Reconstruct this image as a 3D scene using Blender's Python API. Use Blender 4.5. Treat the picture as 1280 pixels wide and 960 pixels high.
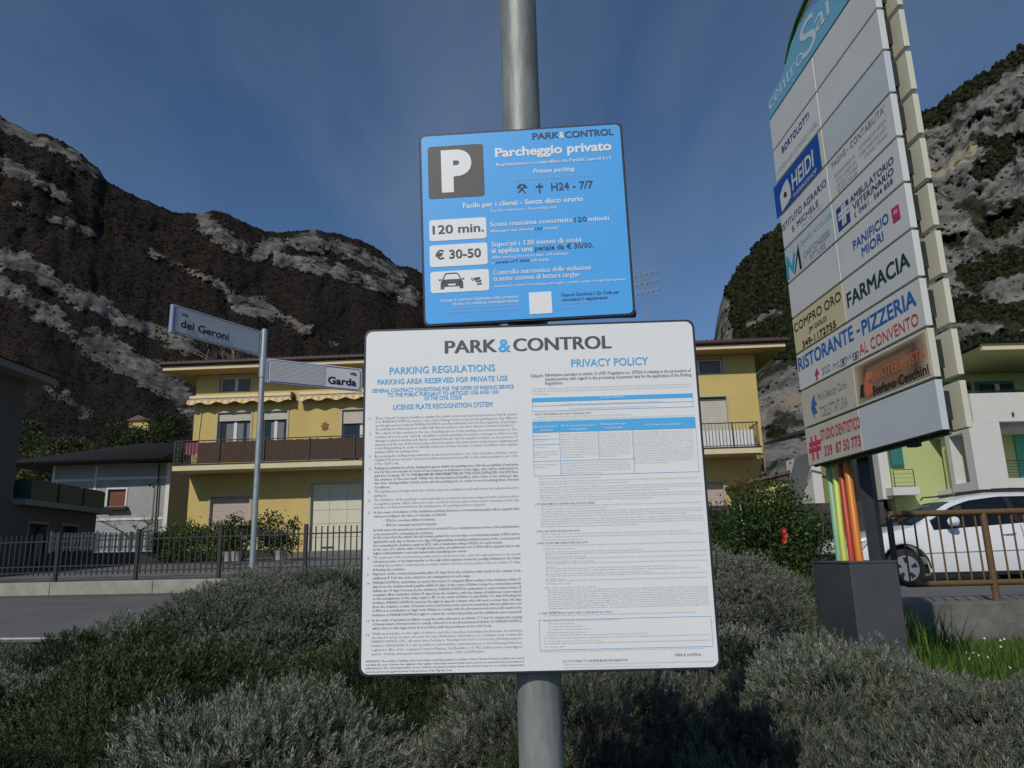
import bpy, bmesh, math, random
import numpy as np
from mathutils import Vector, Matrix
R = math.radians
random.seed(7)
RNG = np.random.default_rng(11)
for o in list(bpy.data.objects):
    bpy.data.objects.remove(o)
S = bpy.context.scene
COL = S.collection

# ---------------------------------------------------------------- camera
EYE = Vector((0.0, 0.0, 1.55))
FPX, PITCH, ROLL = 930.0, R(13.0), R(-1.42)
cd = bpy.data.cameras.new('camera')
cam = bpy.data.objects.new('camera', cd)
COL.objects.link(cam)
cd.sensor_width = 36.0
cd.lens = 36.0 * FPX / 1280.0
cd.clip_start, cd.clip_end = 0.05, 20000.0
FW = Vector((0, math.cos(PITCH), math.sin(PITCH)))
UP0 = Vector((0, -math.sin(PITCH), math.cos(PITCH)))
RT0 = Vector((1, 0, 0))
cr, sr = math.cos(ROLL), math.sin(ROLL)
CR = cr * RT0 + sr * UP0
CU = -sr * RT0 + cr * UP0
mw = Matrix((( CR.x, CU.x, -FW.x, EYE.x), (CR.y, CU.y, -FW.y, EYE.y), (CR.z, CU.z, -FW.z, EYE.z), (0, 0, 0, 1)))
cam.matrix_world = mw
S.camera = cam
S.render.resolution_x, S.render.resolution_y = 1024, 768

# ---------------------------------------------------------------- sky, sun, exposure
SUN_EL, SUN_AZ = R(37.5), R(204.5)      # azimuth clockwise from +Y
w = bpy.data.worlds.new('World'); S.world = w; w.use_nodes = True
wt = w.node_tree; wt.nodes.clear()
wo = wt.nodes.new('ShaderNodeOutputWorld'); bg = wt.nodes.new('ShaderNodeBackground')
sky = wt.nodes.new('ShaderNodeTexSky'); sky.sky_type = 'NISHITA'; sky.sun_disc = False
sky.sun_elevation = SUN_EL; sky.sun_rotation = SUN_AZ
sky.altitude = 900; sky.air_density = 0.85; sky.dust_density = 0.5; sky.ozone_density = 2.2
tc = wt.nodes.new('ShaderNodeTexCoord')
sp = wt.nodes.new('ShaderNodeSeparateXYZ'); wt.links.new(tc.outputs['Generated'], sp.inputs[0])
zc = wt.nodes.new('ShaderNodeMath'); zc.operation = 'MAXIMUM'; zc.inputs[1].default_value = 0.06; wt.links.new(sp.outputs[2], zc.inputs[0])
dv = []
for k in (0, 1):
    d = wt.nodes.new('ShaderNodeMath'); d.operation = 'DIVIDE'
    wt.links.new(sp.outputs[k], d.inputs[0]); wt.links.new(zc.outputs[0], d.inputs[1]); dv.append(d)
cb = wt.nodes.new('ShaderNodeCombineXYZ')
wt.links.new(dv[0].outputs[0], cb.inputs[0]); wt.links.new(dv[1].outputs[0], cb.inputs[1])
mp = wt.nodes.new('ShaderNodeMapping'); mp.inputs['Rotation'].default_value = (0, 0, R(64)); mp.inputs['Scale'].default_value = (1.5, 0.42, 1)
wt.links.new(cb.outputs[0], mp.inputs[0])
n1 = wt.nodes.new('ShaderNodeTexNoise'); n1.inputs['Scale'].default_value = 1.1; n1.inputs['Detail'].default_value = 6; n1.inputs['Roughness'].default_value = 0.52; n1.inputs['Distortion'].default_value = 0.5
wt.links.new(mp.outputs[0], n1.inputs['Vector'])
rp = wt.nodes.new('ShaderNodeValToRGB'); rp.color_ramp.elements[0].position = 0.36; rp.color_ramp.elements[1].position = 0.80
rp.color_ramp.elements[0].color = (0, 0, 0, 1); rp.color_ramp.elements[1].color = (1, 1, 1, 1)
wt.links.new(n1.outputs['Fac'], rp.inputs[0])
cl = wt.nodes.new('ShaderNodeMath'); cl.operation = 'MULTIPLY'; cl.inputs[1].default_value = 0.42; wt.links.new(rp.outputs[0], cl.inputs[0])
tint = wt.nodes.new('ShaderNodeMix'); tint.data_type = 'RGBA'; tint.blend_type = 'MULTIPLY'; tint.inputs[0].default_value = 1.0
wt.links.new(sky.outputs[0], tint.inputs[6]); tint.inputs[7].default_value = (0.68, 0.85, 0.96, 1)
mx = wt.nodes.new('ShaderNodeMix'); mx.data_type = 'RGBA'
wt.links.new(cl.outputs[0], mx.inputs[0]); wt.links.new(tint.outputs[2], mx.inputs[6]); mx.inputs[7].default_value = (2.6, 3.25, 4.05, 1)
wt.links.new(mx.outputs[2], bg.inputs[0]); bg.inputs[1].default_value = 0.10
wt.links.new(bg.outputs[0], wo.inputs[0])

sd = bpy.data.lights.new('sun', 'SUN'); sd.energy = 3.2; sd.angle = R(0.55); sd.color = (1.0, 0.94, 0.85)
sun = bpy.data.objects.new('sun', sd); COL.objects.link(sun)
tosun = Vector((math.sin(SUN_AZ) * math.cos(SUN_EL), math.cos(SUN_AZ) * math.cos(SUN_EL), math.sin(SUN_EL)))
sun.rotation_euler = (-tosun).to_track_quat('-Z', 'Y').to_euler()
S.view_settings.view_transform = 'Standard'; S.view_settings.look = 'None'
S.view_settings.exposure = -0.17; S.view_settings.gamma = 1.0; S.view_settings.use_curve_mapping = False
S.render.engine = 'CYCLES'
S.cycles.transparent_max_bounces = 12

# ---------------------------------------------------------------- helpers
def ray(px, py):
    return FW + CR * ((px - 640) / FPX) + CU * ((480 - py) / FPX)
def at(px, py, Y):
    """world point on the ray of a photograph position at forward distance Y"""
    d = ray(px, py)
    return EYE + d * (Y / d.y)

def mat(name, col, rough=0.7, metal=0.0, noise=0.0, nscale=8.0, col2=None, bump=0.0, bscale=40.0, spec=0.5, coord='Object', stretch=None, detail=5.0, streak=0.0, coat=0.0):
    m = bpy.data.materials.new(name); m.use_nodes = True
    nt = m.node_tree; b = nt.nodes['Principled BSDF']
    b.inputs['Roughness'].default_value = rough; b.inputs['Metallic'].default_value = metal
    b.inputs['Specular IOR Level'].default_value = spec
    if coat: b.inputs['Coat Weight'].default_value = coat; b.inputs['Coat Roughness'].default_value = 0.05
    c = (*col, 1)
    b.inputs['Base Color'].default_value = c
    if noise or bump or col2:
        t = nt.nodes.new('ShaderNodeTexCoord'); vec = t.outputs[coord]
        if stretch:
            mpn = nt.nodes.new('ShaderNodeMapping'); mpn.inputs['Scale'].default_value = stretch
            nt.links.new(vec, mpn.inputs[0]); vec = mpn.outputs[0]
    if noise or col2:
        n = nt.nodes.new('ShaderNodeTexNoise'); n.inputs['Scale'].default_value = nscale; n.inputs['Detail'].default_value = detail
        n.inputs['Roughness'].default_value = 0.6
        nt.links.new(vec, n.inputs['Vector'])
        r = nt.nodes.new('ShaderNodeValToRGB')
        r.color_ramp.elements[0].position = 0.3; r.color_ramp.elements[1].position = 0.7
        if col2 is None:
            r.color_ramp.elements[0].color = (*[x * (1 - noise) for x in col], 1)
            r.color_ramp.elements[1].color = (*[min(1, x * (1 + noise)) for x in col], 1)
        else:
            r.color_ramp.elements[0].color = c; r.color_ramp.elements[1].color = (*col2, 1)
        nt.links.new(n.outputs['Fac'], r.inputs[0]); nt.links.new(r.outputs[0], b.inputs['Base Color'])
    if bump:
        n2 = nt.nodes.new('ShaderNodeTexNoise'); n2.inputs['Scale'].default_value = bscale; n2.inputs['Detail'].default_value = 4
        nt.links.new(vec, n2.inputs['Vector'])
        bp = nt.nodes.new('ShaderNodeBump'); bp.inputs['Strength'].default_value = bump; bp.inputs['Distance'].default_value = 0.02
        nt.links.new(n2.outputs['Fac'], bp.inputs['Height']); nt.links.new(bp.outputs[0], b.inputs['Normal'])
    return m

def leafmat(name, cols, rough=0.6, attr='tint', trans=0.25, spec=0.3, vary=(1.0, 1.0)):
    """leaf colours picked by a per-leaf random attribute"""
    m = bpy.data.materials.new(name); m.use_nodes = True
    nt = m.node_tree; b = nt.nodes['Principled BSDF']
    a = nt.nodes.new('ShaderNodeAttribute'); a.attribute_name = attr
    r = nt.nodes.new('ShaderNodeValToRGB'); r.color_ramp.interpolation = 'LINEAR'
    while len(r.color_ramp.elements) < len(cols): r.color_ramp.elements.new(0.5)
    for i, c in enumerate(cols):
        r.color_ramp.elements[i].position = i / (len(cols) - 1); r.color_ramp.elements[i].color = (*c, 1)
    nt.links.new(a.outputs['Fac'], r.inputs[0])
    oi = nt.nodes.new('ShaderNodeObjectInfo'); mr = nt.nodes.new('ShaderNodeMapRange'); mr.inputs[3].default_value = vary[0]; mr.inputs[4].default_value = vary[1]
    nt.links.new(oi.outputs['Random'], mr.inputs[0])
    hv = nt.nodes.new('ShaderNodeHueSaturation'); nt.links.new(r.outputs[0], hv.inputs['Color']); nt.links.new(mr.outputs[0], hv.inputs['Value'])
    r = hv; nt.links.new(r.outputs[0], b.inputs['Base Color'])
    b.inputs['Roughness'].default_value = rough; b.inputs['Specular IOR Level'].default_value = spec
    tr = nt.nodes.new('ShaderNodeBsdfTranslucent'); nt.links.new(r.outputs[0], tr.inputs[0])
    mxs = nt.nodes.new('ShaderNodeMixShader'); mxs.inputs[0].default_value = trans
    out = nt.nodes['Material Output']
    nt.links.new(b.outputs[0], mxs.inputs[1]); nt.links.new(tr.outputs[0], mxs.inputs[2]); nt.links.new(mxs.outputs[0], out.inputs[0])
    return m

class MB:
    def __init__(s): s.v = []; s.f = []
    def add(s, vs, fs):
        n = len(s.v); s.v += [tuple(p) for p in vs]; s.f += [tuple(i + n for i in f) for f in fs]; return s
    def box(s, x0, x1, y0, y1, z0, z1, M=None):
        vs = [Vector(p) for p in ((x0,y0,z0),(x1,y0,z0),(x1,y1,z0),(x0,y1,z0),(x0,y0,z1),(x1,y0,z1),(x1,y1,z1),(x0,y1,z1))]
        if M is not None: vs = [M @ p for p in vs]
        return s.add(vs, [(0,3,2,1),(4,5,6,7),(0,1,5,4),(1,2,6,5),(2,3,7,6),(3,0,4,7)])
    def prism(s, poly, w0, w1, ax='y'):
        """poly of (a, b) extruded along ax; ax y: (x,z), ax z: (x,y), ax x: (y,z)"""
        def P(a, b, w):
            return (a, w, b) if ax == 'y' else ((a, b, w) if ax == 'z' else (w, a, b))
        n = len(poly)
        vs = [P(a, b, w0) for a, b in poly] + [P(a, b, w1) for a, b in poly]
        fs = [tuple(range(n)), tuple(range(2*n-1, n-1, -1))] + [(i, i+n, (i+1) % n + n, (i+1) % n) for i in range(n)]
        return s.add(vs, fs)
    def tube(s, pts, r, n=8, cap=True):
        pts = [Vector(p) for p in pts]; rr = r if isinstance(r, (list, tuple)) else [r] * len(pts)
        rings = []; prev = None
        for i, p in enumerate(pts):
            d = (pts[min(i+1, len(pts)-1)] - pts[max(i-1, 0)]).normalized()
            if prev is None:
                a = Vector((0, 0, 1)) if abs(d.z) < 0.9 else Vector((1, 0, 0))
                u = d.cross(a).normalized()
            else:
                u = (prev - d * prev.dot(d)).normalized()
            prev = u; v = d.cross(u)
            rings.append([p + (u * math.cos(2*math.pi*k/n) + v * math.sin(2*math.pi*k/n)) * rr[i] for k in range(n)])
        vs = [q for g in rings for q in g]; fs = []
        for i in range(len(pts)-1):
            for k in range(n):
                fs.append((i*n+k, i*n+(k+1) % n, (i+1)*n+(k+1) % n, (i+1)*n+k))
        if cap: fs.append(tuple(range(n-1, -1, -1))); fs.append(tuple((len(pts)-1)*n+k for k in range(n)))
        return s.add(vs, fs)
    def build(s, name, m, parent=None, smooth=False, M=None, bevel=0, label=None, kind=None):
        me = bpy.data.meshes.new(name); me.from_pydata(s.v, [], s.f); me.materials.append(m)
        bm = bmesh.new(); bm.from_mesh(me)
        bmesh.ops.recalc_face_normals(bm, faces=bm.faces)
        if bevel: bmesh.ops.bevel(bm, geom=[e for e in bm.edges if e.calc_face_angle(0) > 0.5], offset=bevel, segments=2, affect='EDGES', profile=0.5)
        bm.to_mesh(me); bm.free()
        if smooth:
            me.polygons.foreach_set('use_smooth', [True] * len(me.polygons))
            me.set_sharp_from_angle(angle=R(40))
        return link(name, me, parent, label, kind, M)

def link(name, me, parent=None, label=None, kind=None, M=None):
    o = bpy.data.objects.new(name, me); COL.objects.link(o)
    if parent is not None: o.parent = parent
    if M is not None: o.matrix_local = M
    if label: o['label'] = label
    if kind: o['kind'] = kind
    return o
def tag(o, label=None, cat=None, group=None, kind=None):
    if label: o['label'] = label
    if cat: o['category'] = cat
    if group: o['group'] = group
    if kind: o['kind'] = kind
    return o
def thing(name, label, cat, loc=(0,0,0), rz=0.0, group=None, M=None):
    o = bpy.data.objects.new(name, None); COL.objects.link(o); o.empty_display_size = 0.1
    if M is not None: o.matrix_world = M
    else: o.location = loc; o.rotation_euler = (0, 0, rz)
    return tag(o, label, cat, group)
def copy_tree(o, parent=None):
    c = o.copy(); COL.objects.link(c)
    if parent is not None: c.parent = parent
    for ch in list(o.children): copy_tree(ch, c)
    return c
def frameM(o, x, y, z):
    """matrix from axes"""
    return Matrix(((x[0], y[0], z[0], o[0]), (x[1], y[1], z[1], o[1]), (x[2], y[2], z[2], o[2]), (0, 0, 0, 1)))

class Plane:
    """a flat face in the scene: local x = u to the right, local y = into the surface, local z = v up"""
    def __init__(s, o, yaw, tilt=0.0, roll=0.0):
        xa = Vector((math.cos(yaw), math.sin(yaw), 0)); n = Vector((-math.sin(yaw), math.cos(yaw), 0))
        za = Vector((0, 0, 1)) * math.cos(tilt) + n * math.sin(tilt)
        s.x = xa * math.cos(roll) + za * math.sin(roll); s.z = -xa * math.sin(roll) + za * math.cos(roll)
        s.n = s.z.cross(s.x); s.o = Vector(o); s.M = frameM(s.o, s.x, s.n, s.z)
    def uv(s, px, py, off=0.0):
        d = ray(px, py); t = ((s.o + s.n * off - EYE).dot(s.n)) / d.dot(s.n)
        p = EYE + d * t - s.o
        return p.dot(s.x), p.dot(s.z)

def rrect(x0, x1, z0, z1, r, n=5):
    out = []
    for cx, cz, a0 in ((x1-r, z1-r, 0), (x0+r, z1-r, 90), (x0+r, z0+r, 180), (x1-r, z0+r, 270)):
        for k in range(n+1):
            a = R(a0 + 90*k/n); out.append((cx + r*math.cos(a), cz + r*math.sin(a)))
    return out

# lettering: built-in font only, turned into flat mesh on a surface
_fc = {}
def glyphs(txt, bold=0.0, shear=0.0, res=2, space=1.0):
    key = (txt, bold, shear, res, space)
    if key in _fc: return _fc[key]
    cu = bpy.data.curves.new('t', 'FONT'); cu.body = txt; cu.size = 1.0; cu.resolution_u = res
    cu.offset = bold; cu.shear = shear; cu.space_character = space; cu.fill_mode = 'BOTH'
    ob = bpy.data.objects.new('t', cu); COL.objects.link(ob)
    me = ob.to_mesh()
    vs = np.empty(len(me.vertices)*3); me.vertices.foreach_get('co', vs); vs = vs.reshape(-1, 3)
    fs = [tuple(p.vertices) for p in me.polygons]
    ob.to_mesh_clear(); bpy.data.objects.remove(ob); bpy.data.curves.remove(cu)
    _fc[key] = (vs, fs); return _fc[key]
_hv, _ = glyphs('H'); CAPH = _hv[:, 1].max() - _hv[:, 1].min()
def lettering(name, lines, m, parent, off=0.0006, label=None, joined=False):
    """lines: (text, u0, u1, v baseline, cap height, bold, shear, curve detail); one part per line, fine print joined"""
    V = []; Fc = []; n = 0; made = []
    for L in lines:
        txt, u0, u1, v, h = L[:5]; bold = L[5] if len(L) > 5 else 0.0; sh = L[6] if len(L) > 6 else 0.0
        res = L[7] if len(L) > 7 else 2
        vs, fs = glyphs(txt, bold, sh, res)
        if not len(vs): continue
        if bold > .008 and any(ch in txt for ch in 'MWmwNA&K'):      # heavy outlines of these letters fold over: fatten by a shifted second stroke instead
            va, fa = glyphs(txt, 0.0, sh, res); d = bold*.9; nn_ = len(va)
            vs = np.concatenate([va - [d, 0, 0], va + [0, .004, .1e-3], va + [d, 0, .2e-3]]); fs = [tuple(i+q*nn_ for i in f) for q in range(3) for f in fa]
        sc = h / CAPH; x0, x1 = vs[:, 0].min(), vs[:, 0].max()
        sx = (u1-u0) / (x1-x0) if u1 is not None else sc
        out = np.stack([u0 + (vs[:, 0]-x0)*sx, -off - vs[:, 2], v + vs[:, 1]*sc], 1)
        V.append(out); Fc += [tuple(i+n for i in f) for f in fs]; n += len(vs)
        if not joined:
            me = bpy.data.meshes.new(name); me.from_pydata(out.tolist(), [], fs); me.materials.append(m)
            made.append(link(name, me, parent, label)); V, Fc, n = [], [], 0
    if joined:
        me = bpy.data.meshes.new(name); me.from_pydata(np.concatenate(V).tolist(), [], Fc); me.materials.append(m)
        made.append(link(name, me, parent, label, 'stuff'))
    return made[0]
def plate(name, poly, m, parent, off, label=None, th=0.0003):
    return MB().prism(poly, -off, .0005, 'y').build(name, m, parent, label=label)

# ---------------------------------------------------------------- noise for terrain
_L = RNG.random((256, 256))
def vn(x, y):
    xi = np.floor(x).astype(int); yi = np.floor(y).astype(int); fx = x-xi; fy = y-yi
    fx = fx*fx*(3-2*fx); fy = fy*fy*(3-2*fy)
    a = _L[xi % 256, yi % 256]; b = _L[(xi+1) % 256, yi % 256]; c = _L[xi % 256, (yi+1) % 256]; d = _L[(xi+1) % 256, (yi+1) % 256]
    return (a*(1-fx)+b*fx)*(1-fy) + (c*(1-fx)+d*fx)*fy
def fbm(x, y, o=5, g=0.5):
    s = 0; a = 1; t = 0
    for k in range(o):
        s = s + a*(vn(x*2**k + 17.3*k, y*2**k + 5.1*k) - 0.5)*2; t += a; a *= g
    return s / t
def smooth(a, b, x):
    t = np.clip((x-a)/(b-a), 0, 1); return t*t*(3-2*t)
def inter(x, pts):
    return np.interp(x, [p[0] for p in pts], [p[1] for p in pts])

def bed_top(x, y):
    """height of the tops of the planted bed"""
    c = inter(y, [(0.9, 0.72), (1.3, .9), (1.8, 1.02), (2.6, 1.07), (4, 1.08), (5.2, 1.15), (6.4, 1.33), (7.4, 1.45), (8.2, 1.4), (9, 1.1)])
    left = smooth(-2.6, -5.2, x) * smooth(3.0, 5.0, y); c = c - 0.36*left
    rb = smooth(0.9, 1.9, x) * smooth(4.6, 6.2, y); c = c + 0.34*rb*smooth(3.4, 2.4, x)
    r_ = x/np.maximum(y, .5)
    cap = 1.49 + .12*smooth(.12, .22, r_)*smooth(.42, .36, r_) - np.interp(r_, [-.8, -.7, -.58, -.50, -.465, -.40, -.3, .40, .46, .53, .6, .69, .8], [.105, .103, .099, .066, .055, .033, .004, .0, .08, .125, .15, .175, .19])*y
    c = np.where(y > 2.2, np.minimum(c, cap + np.clip(2.6-y, 0, 1)), c)
    rf = smooth(1.2, 2.0, x) * smooth(2.4, 3.4, y) * smooth(6.2, 5.2, y); c = c - 0.17*rf
    return c
def G(x, y):
    x = np.asarray(x, float); y = np.asarray(y, float)
    yp = y + 0.15*x
    street = inter(yp, [(0, .45), (8.1, .74), (14.92, .97), (15.2, 1.22), (27, 1.93), (60, 2.3), (120, 5), (250, 20), (700, 45), (9000, 60)])
    road = (yp > 7.9) & (yp < 14.85) & (x < 3.6)
    street = np.where(road, street - 0.05, street); street = np.where((yp > 14.3) & (yp < 15.36) & (x < 3.6), .66, street)
    park = inter(y, [(8.7, .80), (20, .92), (26, 1.9), (40, 2.6), (120, 5), (250, 20), (700, 45), (9000, 60)])
    r = smooth(2.9, 4.6, x) * (y > 8.0)
    far = np.where(y < 8.8, street, street*(1-r) + park*r)
    lowr = inter(y, [(0, .3), (4, .62), (6, .58), (8.8, .48)])
    g = far
    g = np.where(y < 8.75, far*(1-smooth(2.4, 3.6, x)) + lowr*smooth(2.4, 3.6, x), g)
    inb = smooth(-6.0, -4.9, x)*smooth(3.5, 2.9, x)*smooth(0.95, 1.15, y)*smooth(8.4, 7.9, yp)
    bt = bed_top(x, y) - 0.36
    rg = smooth(2.0, 2.7, x)*smooth(3.2, 4.6, y)
    bt = bt*(1-rg) + (0.92 - 0.2*np.clip(x-2.2, 0, 2) - 0.05)*rg
    g = g*(1-inb) + bt*inb
    g = np.where(y < 0.95, 0.0, g)
    return g + 0.02*fbm(x*1.1, y*1.1, 3)*(1 - smooth(7, 8, yp))*(y > 1)

def grid_mesh(name, X, Y, Z, m, parent=None, attrs=None, smooth_=True, kind=None):
    nu, nv = X.shape
    co = np.stack([X, Y, Z], -1).reshape(-1, 3)
    idx = np.arange(nu*nv).reshape(nu, nv)
    f = np.stack([idx[:-1, :-1], idx[1:, :-1], idx[1:, 1:], idx[:-1, 1:]], -1).reshape(-1, 4)
    return np_mesh(name, co, f, m, parent, attrs, smooth_, kind)
def np_mesh(name, co, f, m, parent=None, attrs=None, smooth_=False, kind=None, me_only=False):
    me = bpy.data.meshes.new(name); k = f.shape[1]
    me.vertices.add(len(co)); me.vertices.foreach_set('co', np.ascontiguousarray(co, dtype=np.float32).ravel())
    me.loops.add(f.size); me.loops.foreach_set('vertex_index', np.ascontiguousarray(f, dtype=np.int32).ravel())
    me.polygons.add(len(f)); me.polygons.foreach_set('loop_start', np.arange(0, f.size, k, dtype=np.int32))
    me.polygons.foreach_set('loop_total', np.full(len(f), k, dtype=np.int32))
    if attrs:
        for an, av in attrs.items():
            a = me.attributes.new(an, 'FLOAT', 'POINT'); a.data.foreach_set('value', np.ascontiguousarray(av, dtype=np.float32).ravel())
    if smooth_: me.polygons.foreach_set('use_smooth', np.ones(len(f), dtype=bool))
    me.update(); me.validate(); me.materials.append(m)
    if me_only: return me
    return link(name, me, parent, kind=kind)

# ---------------------------------------------------------------- materials of the setting
M = {}
M['soil'] = mat('soil', (.045, .036, .026), .95, col2=(.075, .08, .035), nscale=1.7, bump=.6, bscale=30)
M['asphalt'] = mat('asphalt', (.088, .086, .085), .9, col2=(.130, .127, .123), nscale=.9, bump=.25, bscale=180, detail=8)
M['paving'] = mat('paving', (.10, .10, .098), .9, col2=(.15, .147, .14), nscale=2.2, bump=.2, bscale=60)
M['kerb'] = mat('kerb_concrete', (.22, .21, .18), .9, col2=(.34, .32, .27), nscale=3, bump=.3, bscale=60)
M['white_line'] = mat('road_paint', (.55, .55, .53), .8, noise=.25, nscale=25)
M['concrete'] = mat('mossy_concrete', (.085, .085, .072), .95, col2=(.18, .18, .165), nscale=3.5, bump=.5, bscale=45, detail=8)
M['grass'] = leafmat('grass_blades', [(.025, .055, .010), (.07, .14, .02), (.15, .24, .04)], .6, trans=.35)
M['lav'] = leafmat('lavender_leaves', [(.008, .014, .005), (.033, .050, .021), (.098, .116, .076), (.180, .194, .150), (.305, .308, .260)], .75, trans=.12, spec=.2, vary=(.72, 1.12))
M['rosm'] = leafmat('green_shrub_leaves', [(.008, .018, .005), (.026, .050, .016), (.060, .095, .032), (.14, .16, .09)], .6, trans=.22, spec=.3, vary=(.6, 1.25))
M['twig'] = mat('dead_twigs', (.07, .055, .04), .9, col2=(.16, .13, .1), nscale=20)
M['pale_twig'] = mat('pale_bark', (.25, .23, .19), .9, noise=.3, nscale=6)
M['dkleaf'] = leafmat('hedge_leaves', [(.008, .02, .005), (.022, .05, .01), (.05, .10, .02), (.12, .17, .03)], .55, trans=.2, spec=.25)
M['red_petal'] = mat('red_petals', (.42, .02, .01), .6)

# ground: one sheet, fine near, reaching the horizon
def spaced(vals): return np.array(sorted(set(np.round(vals, 4))))
gx = spaced(np.concatenate([-np.geomspace(40, 9000, 26), np.arange(-40, -7, 1.0), np.arange(-7, 6, .16), np.arange(6, 30, 1.0), np.geomspace(30, 9000, 28)]))
gy = spaced(np.concatenate([-np.geomspace(3, 3000, 16), np.arange(-3, .9, .6), np.arange(.9, 9.4, .16), [8.68, 8.76], np.arange(9.4, 30, .5), np.geomspace(30, 9000, 36)]))
XX, YY = np.meshgrid(gx, gy, indexing='ij')
ZZ = G(XX, YY)
grid_mesh('ground', XX, YY, ZZ, M['soil'], kind='structure')

def strip(name, a, b, ya, yb, m, dz, x0, x1, nx=40, ny=8):
    """sheet between two lines y + .15 x = const, following the street's fall"""
    xs = np.linspace(x0, x1, nx); ts = np.linspace(ya, yb, ny)
    X = np.repeat(xs[:, None], ny, 1); YP = np.repeat(ts[None, :], nx, 0); Y = YP - 0.15*X
    Z = inter(YP, [(0, .45), (8.1, .74), (14.98, .97), (15.3, 1.22), (27, 1.93), (60, 2.3)]) + dz
    return grid_mesh(name, X, Y, Z, m, kind='structure')
strip('road', 0, 0, 7.95, 14.86, M['asphalt'], 0.0, -60, 3.55, 60, 10)
strip('road_edge_line', 0, 0, 8.15, 8.30, M['white_line'], .004, -60, 3.5, 40, 2)
M['gutter'] = mat('gutter_concrete', (.07, .066, .06), .9, col2=(.10, .096, .088), nscale=4)
strip('gutter', 0, 0, 14.3, 14.97, M['gutter'], .004, -60, 3.5, 60, 2)
strip('footpath', 0, 0, 15.38, 26.6, M['paving'], .012, -60, 2.2, 50, 14)
# parking area to the right
xs = np.linspace(4.9, 60, 30); ys = np.linspace(9.0, 24, 12); X, Y = np.meshgrid(xs, ys, indexing='ij')
grid_mesh('parking_area', X, Y, inter(Y, [(8.7, .80), (20, .92), (26, 1.9)]) + .02, M['asphalt'], kind='structure')

# ---------------------------------------------------------------- mountains
def azel(px, py):
    d = ray(px, py); return math.atan2(d.x, d.y), d.z / math.hypot(d.x, d.y)
def rockmat(name, rock_a, rock_b, wood_a, wood_b, sc, warm=None):
    m = bpy.data.materials.new(name); m.use_nodes = True; nt = m.node_tree; b = nt.nodes['Principled BSDF']
    b.inputs['Roughness'].default_value = .95; b.inputs['Specular IOR Level'].default_value = .15
    t = nt.nodes.new('ShaderNodeTexCoord')
    def noise(scale, stretch=(1, 1, 1), det=9, rough=.62):
        mpn = nt.nodes.new('ShaderNodeMapping'); mpn.inputs['Scale'].default_value = stretch
        nt.links.new(t.outputs['Object'], mpn.inputs[0])
        n = nt.nodes.new('ShaderNodeTexNoise'); n.inputs['Scale'].default_value = scale; n.inputs['Detail'].default_value = det; n.inputs['Roughness'].default_value = rough
        nt.links.new(mpn.outputs[0], n.inputs['Vector']); return n.outputs['Fac']
    def ramp(fac, stops):
        r = nt.nodes.new('ShaderNodeValToRGB')
        while len(r.color_ramp.elements) < len(stops): r.color_ramp.elements.new(.5)
        for e, (p, c) in zip(r.color_ramp.elements, stops): e.position = p; e.color = (*c, 1)
        nt.links.new(fac, r.inputs[0]); return r.outputs[0]
    rk = ramp(noise(sc, (1, 1, 1.5)), [(.28, tuple(x*.45 for x in rock_a)), (.45, rock_a), (.62, rock_b), (.8, tuple(min(1, x*1.25) for x in rock_b))])
    if warm:
        wf = ramp(noise(sc*.22), [(.60, (0, 0, 0)), (.68, (1, 1, 1))])
        mm = nt.nodes.new('ShaderNodeMix'); mm.data_type = 'RGBA'; nt.links.new(wf, mm.inputs[0]); nt.links.new(rk, mm.inputs[6]); mm.inputs[7].default_value = (*warm, 1); rk = mm.outputs[2]
    wd = ramp(noise(sc*1.6), [(.3, wood_a), (.7, wood_b)])
    a = nt.nodes.new('ShaderNodeAttribute'); a.attribute_name = 'rock'
    n2 = noise(sc*.9); ad = nt.nodes.new('ShaderNodeMath'); ad.operation = 'ADD'; nt.links.new(a.outputs['Fac'], ad.inputs[0])
    ms = nt.nodes.new('ShaderNodeMath'); ms.operation = 'MULTIPLY_ADD'; nt.links.new(n2, ms.inputs[0]); ms.inputs[1].default_value = 2.6; ms.inputs[2].default_value = -1.38
    nt.links.new(ms.outputs[0], ad.inputs[1])
    fr = ramp(ad.outputs[0], [(.42, (0, 0, 0)), (.56, (1, 1, 1))])
    mxn = nt.nodes.new('ShaderNodeMix'); mxn.data_type = 'RGBA'
    nt.links.new(fr, mxn.inputs[0]); nt.links.new(wd, mxn.inputs[6]); nt.links.new(rk, mxn.inputs[7]); nt.links.new(mxn.outputs[2], b.inputs['Base Color'])
    bp = nt.nodes.new('ShaderNodeBump'); bp.inputs['Strength'].default_value = 1.0; bp.inputs['Distance'].default_value = .35/sc
    nt.links.new(noise(sc*1.4, (1, 1, .7)), bp.inputs['Height']); nt.links.new(bp.outputs[0], b.inputs['Normal'])
    return m

def seg_mask(PX, PY, pts, wd, soft=.5, wob=9.0):
    """1 near a polyline in the (azimuth, elevation) chart"""
    d = np.full(PX.shape, 1e9)
    for (a, b, *_), (c, e, *_) in zip(pts[:-1], pts[1:]):
        vx, vy = c-a, e-b; t = np.clip(((PX-a)*vx+(PY-b)*vy)/(vx*vx+vy*vy), 0, 1)
        d = np.minimum(d, np.hypot(PX-a-t*vx, PY-b-t*vy))
    nz = fbm(PX/10.0, PY/7.0, 5, .62)*wob*1.25
    return smooth(wd*(1+soft), wd*(1-soft), d + nz)
def px_of(az, el):
    d = np.stack([np.sin(az), np.cos(az), el], -1)
    a = d @ np.array(CR); b = d @ np.array(CU); c = d @ np.array(FW)
    c = np.maximum(c, .05)
    return 640 + FPX*a/c, 480 - FPX*b/c

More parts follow.
